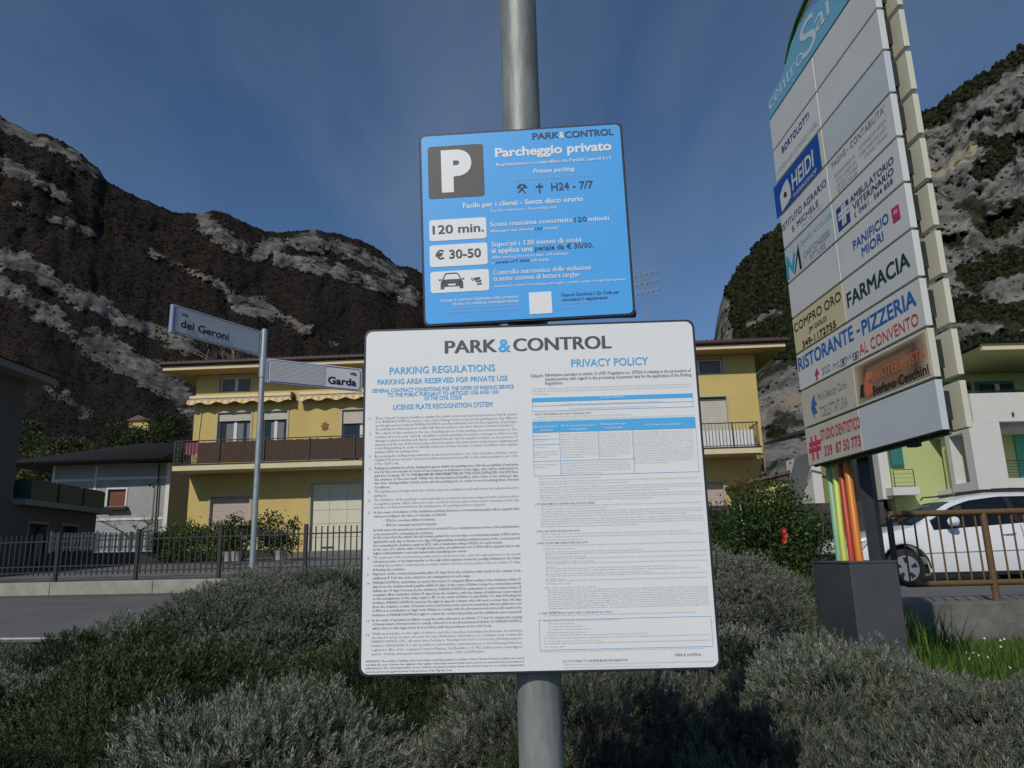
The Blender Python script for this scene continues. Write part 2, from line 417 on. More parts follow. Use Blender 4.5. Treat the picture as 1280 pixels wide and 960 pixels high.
def mountain(name, sil, az0, az1, d_foot, d_ridge, foot_el, nu, nv, m, rockf, rough, seedv, lay=0.0, prof=1.0, back=True):
    """slope from the valley floor to a skyline given as bearing and elevation; real distances, own far side"""
    az = np.linspace(az0, az1, nu)
    A = sorted([azel(*p) for p in sil]); el = np.interp(az, [a for a, _ in A], [e for _, e in A])
    el = el + .006*fbm(az*60+seedv, az*0+seedv, 5)*(el > .05)
    nb = nv//5 if back else 0
    T = np.concatenate([np.linspace(0, 1, nv), 1 + np.linspace(.1, 1.2, nb)])
    AZ, TT = np.meshgrid(az, T, indexing='ij'); EL = np.repeat(el[:, None], len(T), 1)
    dr = d_ridge(AZ) if callable(d_ridge) else d_ridge + 0*AZ
    tf = np.clip(TT, 0, 1)
    D = d_foot + (dr-d_foot)*tf**prof
    elv = foot_el + (EL-foot_el)*tf
    PX, PY = px_of(AZ, elv)
    rock = rockf(PX, PY, AZ, tf)
    fade = np.clip(tf*5, 0, 1)*np.clip((1.0-tf)*14, .12, 1)
    n = fbm(AZ*26+seedv, tf*7+seedv, 6, .55)
    rid = 1-np.abs(fbm(AZ*150+seedv*2, tf*22, 6, .72))*2
    D = D*(1 + rough*(n*1.2)*fade) - D*rough*(.28 if rough > .02 else 0)*(rid*rock + .45*rid)*fade
    # benches: cliffs stand steeper than the wooded ledges
    D = D + D*lay*np.sin(elv*95 + n*5)*rock*fade
    Z = 1.55 + elv*D
    bk = np.clip(TT-1, 0, None)
    Dk = D + bk*dr*.9; Z = np.where(TT > 1, (1.55+EL*dr*1.0)*(1-bk*.55), Z)
    X = Dk*np.sin(AZ); Y = Dk*np.cos(AZ)
    o = grid_mesh(name, X, Y, Z, m, attrs={'rock': rock}, kind='structure')
    return o, X, Y, Z, rock, TT

silL = [(-900, -260), (-500, -80), (-200, 30), (0, 141), (16, 156), (62, 170), (97, 188), (124, 209), (132, 223), (153, 240), (178, 252), (215, 263), (244, 268), (265, 264), (286, 268), (306, 281), (331, 288), (368, 291), (385, 288), (418, 292), (447, 299), (472, 312), (497, 333), (513, 336), (524, 339), (560, 352), (600, 385), (650, 430), (700, 480), (760, 540), (830, 590), (900, 620)]
bandsL = [([(-200, 210), (0, 318), (50, 338), (83, 368), (137, 388), (186, 412), (232, 430)], 11),
          ([(-200, 250), (8, 355), (54, 392), (83, 404), (110, 425)], 10), ([(110, 422), (135, 440), (174, 462), (224, 492), (250, 520)], 18),
          ([(-60, 130), (20, 163), (83, 190), (128, 221)], 7), ([(-60, 170), (0, 203), (41, 223), (83, 252)], 8),
          ([(0, 248), (62, 275), (116, 290)], 4), ([(182, 312), (290, 362)], 4), ([(285, 372), (330, 382), (414, 430)], 6),
          ([(252, 276), (285, 300), (306, 310)], 11), ([(322, 312), (360, 306), (400, 302), (450, 318), (500, 345)], 10),
          ([(350, 325), (420, 338), (480, 358), (513, 372)], 10), ([(375, 294), (415, 300)], 6), ([(300, 385), (340, 395)], 8), ([(60, 480), (110, 520)], 9)]
def rockL(PX, PY, AZ, T):
    r = np.zeros(PX.shape)
    for pts, wd in bandsL: r = np.maximum(r, seg_mask(PX, PY, pts, wd, .6))
    r = r*(.62 + .5*smooth(-.5, .5, fbm(PX/30, PY/24+3, 4)))
    return np.clip(r + .10*(fbm(PX/60, PY/40, 3) > .35), 0, 1)
M['mt_left'] = rockmat('left_mountain_surface', (.075, .071, .065), (.175, .165, .15), (.011, .0085, .0065), (.021, .016, .0125), .045)
OL = mountain('mountain_slope', silL, R(-62), R(16), 95, lambda a: 1150 + 250*np.sin(a*3), .025, 420, 190, M['mt_left'], rockL, .05, 3.1, .004, 1.15)

silR = [(870, 560), (885, 470), (893, 424), (896, 400), (900, 381), (907, 363), (921, 337), (945, 306), (973, 281), (1010, 256), (1060, 212), (1110, 172), (1146, 143), (1160, 138), (1175, 131), (1193, 114), (1217, 100), (1245, 81), (1273, 60), (1300, 44), (1400, -10), (1600, -90), (2000, -200)]
def rockR(PX, PY, AZ, T):
    top = np.interp(PX, [p[0] for p in silR], [p[1] for p in silR])
    dep = PY - top
    face = smooth(1085, 1150, PX + 25*fbm(PX/40, PY/30, 3))*smooth(14, 34, dep + 12*fbm(PX/22, PY/22+9, 3))
    low = smooth(445, 475, PY + 14*fbm(PX/25, PY/25+4, 3))*smooth(1120, 1040, PX)
    edge = seg_mask(PX, PY, [(903, 380), (907, 420), (900, 445)], 9, .5) + .7*seg_mask(PX, PY, [(935, 405), (975, 390)], 7, .6)
    r = np.clip(np.maximum(np.maximum(face, low), edge), 0, 1)
    # wooded clumps and ledges on the face
    cl = np.zeros(PX.shape)
    for pts, wd in (([(1230, 180), (1280, 175), (1330, 170)], 5), ([(1225, 215), (1260, 190)], 9), ([(1240, 285), (1275, 265)], 12), ([(1215, 345), (1260, 325), (1300, 330)], 14), ([(1190, 390), (1230, 385), (1300, 400)], 13), ([(1150, 245), (1160, 260)], 6), ([(1180, 300), (1200, 296)], 6), ([(1160, 440), (1300, 430)], 15), ([(960, 535), (975, 545)], 5), ([(1160, 330), (1175, 345)], 8)):
        cl = np.maximum(cl, seg_mask(PX, PY, pts, wd, .6, 12))
    r = r*(1-cl)
    return np.clip(r*(.75 + .45*fbm(PX/20, PY/20+7, 4)), 0, 1)
M['mt_right'] = rockmat('right_cliff_surface', (.125, .120, .112), (.215, .205, .19), (.014, .018, .009), (.040, .042, .022), .10, warm=(.36, .30, .20))
OR = mountain('cliff_hill', silR, R(13), R(60), 62, lambda a: 255 + 90*np.sin(a*2), .03, 330, 230, M['mt_right'], rockR, .05, 8.7, .03, 1.1)

def blob_variant(rng):
    """one rough tree crown: jittered 20-faced solid"""
    t = (1+5**.5)/2
    v = np.array([(-1,t,0),(1,t,0),(-1,-t,0),(1,-t,0),(0,-1,t),(0,1,t),(0,-1,-t),(0,1,-t),(t,0,-1),(t,0,1),(-t,0,-1),(-t,0,1)], float)
    v /= np.linalg.norm(v[0]); f = np.array([(0,11,5),(0,5,1),(0,1,7),(0,7,10),(0,10,11),(1,5,9),(5,11,4),(11,10,2),(10,7,6),(7,1,8),(3,9,4),(3,4,2),(3,2,6),(3,6,8),(3,8,9),(4,9,5),(2,4,11),(6,2,10),(8,6,7),(9,8,1)])
    v = v*(rng.uniform(.55, 1.25, (12, 1))) ; return v, f
VB = [blob_variant(RNG) for _ in range(8)]
def forest(name, src, n, size, m, thr, label, tall=1.3, dens=None):
    o, X, Y, Z, rock, TT = src
    nu, nv = X.shape; i = RNG.integers(0, nu-1, n*4); j = RNG.integers(1, nv-1, n*4)
    a, b = RNG.random(n*4), RNG.random(n*4)
    def L(Q): return Q[i, j]*(1-a)*(1-b)+Q[i+1, j]*a*(1-b)+Q[i, j+1]*(1-a)*b+Q[i+1, j+1]*a*b
    ok = (L(rock) < thr) & (TT[i, j] < 1.02) & (TT[i, j] > .06)
    x, y, z = L(X)[ok][:n], L(Y)[ok][:n], L(Z)[ok][:n]; n = len(x)
    # crowns stand closer to each other at the skyline
    sz = size*np.hypot(x, y)*RNG.uniform(.45, 1.45, n); cos, fcs, tints = [], [], []; base = 0
    var = RNG.integers(0, 8, n)
    for k in range(8):
        q = np.where(var == k)[0]; v, f = VB[k]; th = RNG.random(len(q))*6.28
        c, s = np.cos(th)[:, None], np.sin(th)[:, None]
        vx = (v[None, :, 0]*c - v[None, :, 1]*s)*sz[q][:, None]; vy = (v[None, :, 0]*s + v[None, :, 1]*c)*sz[q][:, None]; vz = (v[None, :, 2]*tall+.5)*sz[q][:, None]
        co = np.stack([vx + x[q][:, None], vy + y[q][:, None], vz + z[q][:, None]], -1).reshape(-1, 3)
        ff = (f[None] + (np.arange(len(q))*12)[:, None, None]).reshape(-1, 3) + base
        cos.append(co); fcs.append(ff); base += len(co); tints.append(np.repeat(RNG.random(len(q)), 12))
    ob = np_mesh(name, np.concatenate(cos), np.concatenate(fcs), m, attrs={'tint': np.concatenate(tints)})
    tag(ob, label, 'trees', kind='stuff')
    return ob
M['wood_brown'] = leafmat('bare_wood_mass', [(.010, .008, .006), (.016, .012, .009), (.024, .018, .013), (.011, .013, .007)], .95, trans=0, spec=.05)
M['wood_green'] = leafmat('scrub_mass', [(.006, .008, .004), (.014, .018, .008), (.032, .033, .017)], .95, trans=0, spec=.05)
forest('mountain_woodland', OL, 50000, .0012, M['wood_brown'], .75, 'bare brown woodland covering the mountain slope on the left')
forest('cliff_scrub', OR, 22000, .0028, M['wood_green'], .33, 'dark evergreen scrub growing on the ledges and top of the grey cliff')

# ---------------------------------------------------------------- object materials
M['galv'] = mat('galvanised_steel', (.13, .145, .14), .55, .25, col2=(.33, .345, .325), nscale=22, stretch=(1, 1, .22), bump=.08, bscale=70, detail=8)
M['galv_new'] = mat('bright_galvanised_steel', (.42, .43, .44), .35, .6, noise=.12, nscale=20)
M['rim_dark'] = mat('dark_sign_rim', (.022, .026, .045), .45)
M['sign_white'] = mat('white_sign_film', (.76, .77, .77), .38, noise=.015, nscale=3)
M['sign_blue'] = mat('blue_sign_film', (.085, .41, .88), .35)
M['ink_grey'] = mat('dark_grey_ink', (.075, .078, .095), .5)
M['ink_mid'] = mat('mid_grey_ink', (.31, .315, .33), .5)
M['ink_fine'] = mat('fine_print_ink', (.50, .51, .53), .5)
M['ink_bold'] = mat('bold_print_ink', (.22, .225, .245), .5)
M['ink_blue'] = mat('bright_blue_ink', (.08, .42, .80), .45)
M['ink_white'] = mat('white_ink', (.80, .81, .82), .45)
M['ink_pale'] = mat('pale_blue_ink', (.30, .55, .86), .45)
M['ink_navy'] = mat('navy_ink', (.03, .05, .13), .5)
M['p_dark'] = mat('parking_square_grey', (.075, .073, .075), .5)

# ---------------------------------------------------------------- pole with the two parking signs
pole = thing('sign_pole', 'round galvanised steel pole carrying the blue and white parking boards', 'pole', at(677.3, 960, 1.365))
pa_, pb_ = at(677.3, 960, 1.365), at(647, 0, 1.365)
pole.rotation_euler = (0, math.atan2(pb_.x-pa_.x, pb_.z-pa_.z), 0); pole.location = pa_ + (pa_-pb_)*((pa_.z-.5)/(pb_.z-pa_.z))
mb = MB(); n = 40
mb.tube([(0, 0, 0), (0, 0, 1.0), (0, 0, 2.0), (0, 0, 3.6)], .0385, 40)
mb.build('post', M['galv'], pole, smooth=True)

def board(name, label, cx, yaw, tilt, roll, W, H, m, rad, cat='sign', th=.0022, rimcol='rim_dark'):
    pl = Plane(cx, yaw, tilt, roll)
    t = thing(name, label, cat, M=pl.M)
    # plate with a narrow dark turned edge, printed face inset a little
    MB().prism(rrect(-W/2, W/2, -H/2, H/2, rad), 0.0, .012, 'y').build('edge_frame', M[rimcol], t, bevel=.0015)
    MB().prism(rrect(-W/2+.0045, W/2-.0045, -H/2+.0045, H/2-.0045, rad*.9), -.0012, .004, 'y').build('printed_face', m, t)
    return pl, t
B = .018
# --- white regulations board
plw, wb = board('regulations_board', 'large white parking regulations and privacy policy board on the steel pole', (0.0326, 1.3047, 1.6598), R(-1.37), R(-.97), R(.05), .602, .602, M['sign_white'], .014)
OFF = .0018
def U(pl, L, x, y): return pl.uv(x, y, -OFF)
def line(pl, txt, xl, yl, xr, yr, hpx, bold=0.0, sh=0.0, res=2):
    """text between two photo positions of its baseline ends; stays level on the board"""
    u0, v0 = pl.uv(xl, yl); u1, v1 = pl.uv(xr, yr); _, vt = pl.uv(xl, yl-hpx)
    return (txt, u0, u1, (v0+v1)/2, vt-v0, bold, sh, res)
lettering('heading_lettering', [line(plw, 'PARK', 556, 442, 621.5, 440, 15.5, .035, 0, 4), line(plw, 'CONTROL', 641.5, 439, 764.5, 435.5, 15.5, .035, 0, 4)], M['ink_grey'], wb, OFF)
lettering('heading_lettering', [line(plw, '&', 623, 440.5, 638.5, 439.5, 16, .035, 0, 4)], M['ink_blue'], wb, OFF)
blue_lines = [line(plw, 'PARKING REGULATIONS', 487, 468, 619, 464, 8.5, B), line(plw, 'PARKING AREA RESERVED FOR PRIVATE USE', 472, 482, 634.5, 475, 6.3, B),
    line(plw, 'GENERAL CONTRACT CONDITIONS FOR THE OFFER OF PARKING SERVICE', 465, 491.5, 642, 485, 4.6, B), line(plw, 'TO THE PUBLIC PURSUANT TO ARTICLES 1336 AND 1341', 484.5, 496.7, 623, 491.5, 4.6, B),
    line(plw, 'OF THE CIVIL CODE', 530, 501, 577, 498.5, 4.6, B), line(plw, 'LICENSE PLATE RECOGNITION SYSTEM', 491.5, 512.5, 615.5, 508, 6, B),
    line(plw, 'PRIVACY POLICY', 714, 459.5, 810, 455.5, 9.5, B)]
lettering('blue_title_lettering', blue_lines, M['ink_blue'], wb, OFF)
REG = [ # (photo y at the left end, bold, last line width, text)
 (522.9,0,1,"These General Contract Conditions regulate the private contractual relationship between Park & Control"),
 (527.5,0,1,"S.r.l. (PARK&CONTROL) and the User of the Parking Service in the private parking area. Any different"),
 (532.1,0,1,"special agreements between PARK&CONTROL and the individual User, for the regulation of parking in"),
 (536.6,0,.98,"the parking area that may be in conflict will take precedence over these General Contract Conditions."),
 (541.7,0,1,"The object of this contract is the use of parking spaces in the parking area mentioned above. The"),
 (546.4,0,1,"contract does not cover custody, surveillance and the granting of insurance coverage in relation to any"),
 (551.1,0,1,"damage to parked vehicles and objects contained therein; this also applies in relation to the presence of"),
 (555.8,0,1,"cameras and the use of the licence plate detection system, the latter aimed exclusively at regulating and"),
 (560.4,0,1,"controlling parking, in order to identify violations of these General Contract Conditions that regulate"),
 (564.8,0,.31,"parking within the parking areas."),
 (570.4,0,1,"By accessing the parking areas referred to in the previous article 1, the User concludes a parking contract"),
 (575.0,0,1,"regulated by these General Contract Conditions prepared as an offer to the public pursuant to art. 1336"),
 (579.5,0,.17,"of the Civil Code."),
 (585.5,1,1,"Parking is permitted in all the designated spaces within the parking area, with the possibility of exclusive"),
 (590.2,1,1,"use for the sole benefit of Users of the business as indicated on the signs, who will be authorised to"),
 (595.0,1,1,"park free of charge UP TO THE MAXIMUM TIME PERMITTED BY THE SIGNS DISPLAYED ON SITE from"),
 (599.6,1,1,"the entrance to the area itself. Within the aforementioned deadline, with a limit of two visits per day,"),
 (604.3,1,1,"the User, driving his/her vehicle, must exit the parking area, in order to avoid violating these General"),
 (608.9,1,.11,"Conditions."),
 (614.6,0,1,"The parking period begins when the vehicle enters the parking lot and ends when the vehicle leaves the"),
 (619.3,0,.09,"parking lot."),
 (625.2,0,1,"The duration of the parking is automatically recorded by cameras equipped with a licence plate"),
 (630.0,0,1,"recognition system, which detect the make, model and licence plate of the vehicle entering and the day"),
 (634.4,0,.77,"and time of entry and exit from the parking area. No parking permit is required."),
 (640.8,1,1,"In the event of violation of the maximum parking duration, a contractual penalty will be applied that"),
 (645.4,1,.5,"varies according to the time of overstay, as follows:"),
 (650.8,1,.42,"      -  \u20ac30 for overstays within 60 minutes"), (656.6,1,.43,"      -  \u20ac50 for overstays beyond 60 minutes"),
 (662.9,1,1,"In both cases, the amounts are understood to include \u20ac15 as a reimbursement portion of the administrative"),
 (667.7,1,.41,"costs incurred for contesting the violation."),
 (672.3,1,1,"In the event that the vehicle should remain parked for several days, a contractual penalty of \u20ac50 will be"),
 (677.5,1,1,"applied for each day or fraction of a day of illegal parking, including reimbursement of the costs incurred"),
 (682.3,1,.88,"for contesting the violation equal to \u20ac15, with a maximum ceiling of \u20ac250, for each month."),
 (687.1,1,1,"In the case of a vehicle with a foreign licence plate, an additional cost of \u20ac20 will be applied due to the"),
 (691.7,1,.64,"higher administrative costs associated with identifying the owner."),
 (697.3,0,1,"The payment of the contractual penalty may be made by postal order through payment to the postal"),
 (702.3,1,1,"current account, or by bank transfer or through other payment methods possibly indicated in the letter"),
 (707.3,0,1,"sending the violation, indicating the penalty number and the licence plate of the car within 30 days"),
 (712.1,1,.22,"following the violation."),
 (717.9,1,1,"Payment of the contractual penalty after 30 days from the violation will result in the charge of an"),
 (722.9,1,.66,"additional \u20ac 5 for the costs related to the management of such delay."),
 (728.8,1,1,"PARK&CONTROL undertakes to send a first letter of complaint (first sending of the violation) within 15"),
 (733.8,1,1,"days from the violation itself, payable within 30 days. In the event of failure to pay the contractual penalty"),
 (739.0,1,1,"(within the 30 days foreseen by the violation), PARK&CONTROL undertakes to send a further letter of"),
 (744.0,1,1,"complaint (first reminder) within 95 days from the violation with the charge of additional costs related"),
 (748.8,1,1,"to the management of the delay equal to \u20ac5. In the event of failure to pay within 110 days following the"),
 (754.0,1,1,"violation, PARK&CONTROL reserves the right to appoint a lawyer who will send, no later than 165 days"),
 (759.0,1,1,"from the violation, a letter of formal notice and formal notice (second reminder) with an additional cost"),
 (764.0,1,1,"of \u20ac60 as a contribution to legal costs. Failure to comply with the aforementioned terms will result in the"),
 (769.4,1,1,"forfeiture of PARK&CONTROL's right to collect the contractual penalty and the additional sums requested."),
 (775.8,1,1,"In the event of spontaneous failure to pay the sums referred to in Articles 7, 9 and 10, despite the sending"),
 (780.8,1,1,"of formal letters of formal notice to comply, referred to in the aforementioned Article 10, PARK&CONTROL"),
 (785.8,1,.8,"will be free to take legal action in accordance with the provisions of the Civil Code."),
 (792.7,0,1,"Without prejudice to the right of defence and the remedies, including jurisdictional, provided by"),
 (797.5,0,1,"the law for its protection, the user, for any clarification, information or complaint, may contact the"),
 (802.5,0,1,"PARK&CONTROL S.R.L. call center from Tuesday to Thursday from 9.00 to 12.00 at the following telephone"),
 (807.7,0,1,"number: 0376/223466. It is also possible to send written communications to the following addresses:"),
 (812.9,0,1,"registered office of the company located in Mantua, Via Zanellini n. 15, PEC address park.control@pec."),
 (817.9,0,.75,"aten.it - website www.park-control.it/assistenza-utenti - TAX 02577760209.")]
fine, boldl = [], []
for y, b, wfr, t in REG:
    f = (y-523)/(840-523); xl = 469.5-5.2*f; xr = 646+8*f; xr2 = xl+(xr-xl)*wfr
    base = y+1.7
    (boldl if b else fine).append(line(plw, t.strip() if not t.startswith('   ') else t.strip(), xl if not t.startswith('   ') else xl+12, base, xr2, base-(xr2-xl)*.0335, 3.0, .008 if b else 0, 0, 1))
for y, nb in ((522.9, 1), (541.7, 2), (570.4, 3), (585.5, 4), (614.6, 5), (625.2, 6), (640.8, 7), (697.3, 8), (717.9, 9), (728.8, 10), (775.8, 11), (792.7, 12)):
    f = (y-523)/(840-523); fine.append(line(plw, '%d.' % nb, 462-5*f, y+1.9, 465-5*f+(2 if nb > 9 else 0), y+1.8, 3.0, 0, 0, 1))
for k, (y, wfr, t) in enumerate(((827.3, 1, "WARNINGS: The activities of parking control and issuing contractual penalties for violation of these General Contract Conditions are carried"),
    (831.7, 1, "out within the scope of private law regulations that regulate relationships between private parties and are not exercised in the performance of"),
    (836.0, 1, "public functions. The contractual penalties concern violations of parking in privately owned areas; therefore, they do not constitute administrative"),
    (840.0, .55, "sanctions and are not applied by virtue of the provisions of the Highway Code."))):
    boldl.append(line(plw, t, 457, y+1.4, 457+198*wfr, y+1.4-198*wfr*.033, 2.5, .004, 0, 1))
lettering('regulations_text', fine, M['ink_mid'], wb, OFF, joined=True)
lettering('bold_regulations_text', boldl, M['ink_bold'], wb, OFF, joined=True)
# right column
def vpos(x, y): return plw.uv(x, y)
subj = [line(plw, 'Subject:', 663.5, 472, 679, 471.3, 4, .012, 0, 1), line(plw, 'Information pursuant to article 13 of EU Regulation no. 679/2016 relating to the protection of', 681.5, 471.2, 863.5, 464.5, 4, .012, 0, 1),
    line(plw, 'natural persons with regard to the processing of personal data for the application of the Parking', 681.5, 476.3, 864, 470, 4, .012, 0, 1), line(plw, 'Regulations', 681.5, 481.3, 703, 480.3, 4, .012, 0, 1)]
lettering('bold_regulations_text', subj, M['ink_bold'], wb, OFF)
W = ("in compliance with the provisions of the regulation the data controller informs the interested party that the personal data collected through the "
     "licence plate detection system are processed for the management of the parking contract and for the protection of the rights of the company in accordance "
     "with the law and may be communicated to the competent authorities to the persons appointed for the collection of the penalties and to the technical operators "
     "who manage the system the data are kept for the time strictly necessary to verify the duration of the parking and are then deleted automatically unless a "
     "violation has been recorded in which case they are kept until the payment or the closing of the dispute each party may ask for access correction or limitation "
     "of the processing by writing to the registered office of the controller or to the address shown at the bottom of this notice").split()
wi = [0]
def words(nch):
    s = ''
    while len(s) < nch: s += W[wi[0] % len(W)] + ' '; wi[0] += 1
    return s.strip()[:nch].strip().capitalize()
pf, pb = [], []
def para(x0, y0, x1, nl, pitch, last=.5, h=2.0, lst=None, cpl=None):
    for k in range(nl):
        fr = last if k == nl-1 else 1.0; xx = x0 + (x1-x0)*fr; y = y0 + pitch*k
        n = cpl or int((xx-x0)*.66); n = max(4, int(n*(fr if cpl else 1)))
        (pf if lst is None else lst).append(line(plw, words(n), x0+.07*pitch*k, y, xx+.07*pitch*k, y-(xx-x0)*.036, h, 0, 0, 1))
para(665, 487.7, 864, 3, 3.1, .1)
para(701, 506.5, 828, 1, 3.0, 1); para(711, 512.0, 820, 1, 3.0, 1)
pb.append(line(plw, '1. WHAT IS THE GENERAL LIFE CYCLE OF PERSONAL DATA?', 665.5, 519.6, 739, 517, 2.3, .004, 0, 1))
para(671, 522.8, 788, 1, 3, 1); para(665.5, 526.6, 866, 1, 3, 1)
# table frames: thin blue rules and filled heads
def bars(name, quads, m, off=OFF):
    mb = MB()
    for (xa, ya, xb, yb) in quads:
        u0, v0 = vpos(xa, ya); u1, v1 = vpos(xb, yb)
        mb.box(min(u0, u1), max(u0, u1), -off, -.001, min(v0, v1), max(v0, v1))
    return mb.build(name, m, wb)
h1 = [(664.5, 502.5, 865.0, 490.3)]
u0, va = vpos(664.5, 497.8); _, vb = vpos(664.5, 502.9); u1, _ = vpos(865.5, 492.0)
ub0, vc = vpos(665.2, 527.2); _, vd = vpos(665.5, 541.2); ub1, _ = vpos(868.5, 521.5)
MB().box(u0, u1, -OFF, -.001, vb, va).box(ub0, ub1, -OFF, -.001, vd, vc).build('table_head_bar', M['ink_blue'], wb)
t = .0006
rules = MB()
def vline(u, a, b): rules.box(u-t/2, u+t/2, -OFF, -.001, a, b)
def hline(a, b, v): rules.box(a, b, -OFF+.0001, -.001, v-t/2, v+t/2)
v2 = vpos(665, 514.5)[1]
vline(u0+t, v2, vb); vline(u1-t, v2, vb); hline(u0, u1, v2); hline(u0, u1, vpos(665, 508)[1])
v3 = vpos(667.5, 595.2)[1]; v4 = vpos(667.2, 577)[1]
hline(ub0, ub1, v3); hline(ub0, ub0+(ub1-ub0)*.62, v4)
uc = [ub0+(ub1-ub0)*k for k in (0, .165, .40, .61, 1)]
for k, u in enumerate(uc): vline(min(max(u, ub0+t/2), ub1-t/2), v3, vd) if k in (0, 1, 3, 4) else vline(u, v4, vd)
hline(ub0, uc[1], vpos(666, 549.5)[1]); hline(ub0, uc[1], vpos(666, 556)[1])
v5, v6 = vpos(674, 775)[1], vpos(675, 812.5)[1]; u5 = vpos(674, 775)[0]; u6 = vpos(888, 768)[0]
hline(u5, u6, v5); hline(u5, u6, v6); vline(u5, v6, v5); vline(u6, v6, v5)
rules.build('table_rule', M['ink_blue'], wb, kind='stuff')
lettering('table_head_lettering', [line(plw, 'The data controller is', 750, 498.2, 780, 497, 2.6, .01, 0, 1), line(plw, 'What personal data do', 667, 535, 697, 534, 2.4, .008, 0, 1), line(plw, 'we process?', 675, 539, 691, 538.4, 2.4, .008, 0, 1),
    line(plw, 'Why do we process them? (purpose', 701, 533.8, 744, 532.2, 2.4, .008, 0, 1), line(plw, 'and legal basis)', 712, 538, 733, 537.2, 2.4, .008, 0, 1), line(plw, 'What happens if we cannot', 750, 531.6, 783, 530.4, 2.4, .008, 0, 1),
    line(plw, 'process the data?', 756, 536, 778, 535, 2.4, .008, 0, 1), line(plw, 'For how long do we process them?', 806, 532.4, 850, 530.8, 2.4, .008, 0, 1)], M['ink_white'], wb, OFF+.0006)
def cell(k0, k1, ytop, nl, pitch, indent=0):
    xs = (665.8, 699.0, 746.0, 788.5, 867)
    x0, x1 = xs[k0]+1.2, xs[k1]-1.5
    para(x0, ytop-(x0-665)*.036, x1, nl, pitch, .6, 1.9)
cell(0, 1, 546, 1, 3); cell(0, 1, 552.5, 1, 3); cell(0, 1, 560, 1, 3); cell(0, 1, 566, 3, 3.3); cell(0, 1, 582, 2, 3.3)
cell(1, 2, 545.5, 10, 3.15); cell(2, 3, 545.8, 10, 3.15); cell(3, 4, 546, 14, 2.95); cell(1, 3, 581.5, 5, 3.1)
para(674, 599.5, 750, 1, 3, 1); para(674, 603.8, 873, 2, 3.0, .55); para(674, 611, 876, 3, 3.0, .8); para(674.5, 621, 877, 3, 3, .7); 
def head(txt, y, x1, x0=669): pb.append(line(plw, txt, x0, y, x1, y-(x1-x0)*.034, 2.3, .004, 0, 1))
head('2. BY WHICH METHODS ARE PERSONAL DATA PROCESSED?', 631.7, 744)
para(676, 634.6, 877, 2, 3.0, .4); para(676, 641.5, 878, 3, 2.9, .9); para(676, 651, 879, 4, 2.9, .6)
head('3. WHO PROCESSES THE PERSONAL DATA?', 665.7, 725, 670)
para(677, 669.5, 862, 1, 3, 1); para(677, 673, 880, 2, 3.0, .25)
head('4. WHO CAN BECOME AWARE OF PERSONAL DATA?', 680.6, 735, 671)
para(678, 684, 881, 2, 3.1, .2)
yy = 691.2
for nl, last in ((1, .6), (2, .25), (2, .3), (2, .06), (1, .8), (1, .95), (1, .65), (2, .12), (2, .15)):
    pf.append(line(plw, '\u2022', 679.2, yy+.2, 679.9, yy, .8, 0, 0, 1))
    para(682, yy, 883, nl, 2.85, last); yy += 2.95*nl + .15
para(679, 736, 745, 1, 3, 1)
para(684.5, 739.5, 884.5, 10, 2.85, .06)
head('5. WHAT ARE MY PRIVACY RIGHTS AND TO WHOM SHOULD I APPLY?', 768.2, 765, 674)
para(681, 771.2, 870, 1, 3, 1)
para(679, 777.5, 776, 1, 3, 1)
for y, fr in ((780.5, .2), (784.3, .3), (788, .34), (791.8, .3), (795.6, .75)):
    pf.append(line(plw, '-', 682.5, y-.4, 683.6, y-.4, .5, 0, 0, 1)); para(685, y, 685+165*fr, 1, 3, 1)
para(679, 799.8, 887, 2, 3, .35); para(680, 806.5, 887.5, 2, 3, .12)
para(675.5, 816.5, 880, 1, 3, 1)
para(704, 832.5, 892, 1, 3, 1); para(704, 836, 826, 1, 3, 1)
pb.append(line(plw, 'DO YOU WANT TO RECEIVE MORE INFORMATION?', 704, 828.5, 785, 825.6, 3.0, .006, 0, 1))
pb.append(line(plw, 'PARK & CONTROL', 844, 820.3, 876.5, 819.2, 3.4, .012, 0, 1))
lettering('privacy_text', pf, M['ink_fine'], wb, OFF, joined=True)
lettering('bold_privacy_text', pb, M['ink_bold'], wb, OFF, joined=True)

# --- blue parking board
plb, bb = board('private_parking_board', 'blue private parking board with a large white P, fixed above the white board', (0.0298*1.022, 1.2597*1.022, 1.55+(2.1426-1.55)*1.022), R(-2.55), R(-3.51), R(.91), .3884, .3787, M['sign_blue'], .010)
def bl(*a, **k): return line(plb, *a, **k)
def patch(name, m, x0, y0, x1, y1, r, off=OFF):
    """rounded printed patch between two opposite photo corners"""
    a, b = plb.uv(x0, y0); c, d = plb.uv(x1, y1)
    return MB().prism(rrect(a, c, d, b, r), -off, -.001, 'y').build(name, m, bb)
patch('parking_symbol_square', M['p_dark'], 534.5, 184.5, 606, 245, .005)
patch('white_panel', M['ink_white'], 536.5, 276, 608.5, 298, .005); patch('white_panel', M['ink_white'], 537, 307.5, 610, 330.5, .005); patch('white_panel', M['ink_white'], 538, 340.5, 612, 363, .005)
u, v = plb.uv(661, 366); u2, v2_ = plb.uv(690.5, 391.5)
MB().box(u, u2, -OFF, -.001, v2_, v).build('blank_code_panel', M['ink_white'], bb)
lettering('letter_p', [bl('P', 552.5, 237.5, 590.5, 235.5, 45, .06, 0, 6)], M['ink_white'], bb, OFF+.0006)
lettering('heading_lettering', [bl('PARK', 665.5, 174.8, 699, 172.9, 7.8, .035, 0, 4), bl('CONTROL', 706, 172.5, 767, 169.2, 7.8, .035, 0, 4)], M['ink_navy'], bb, OFF)
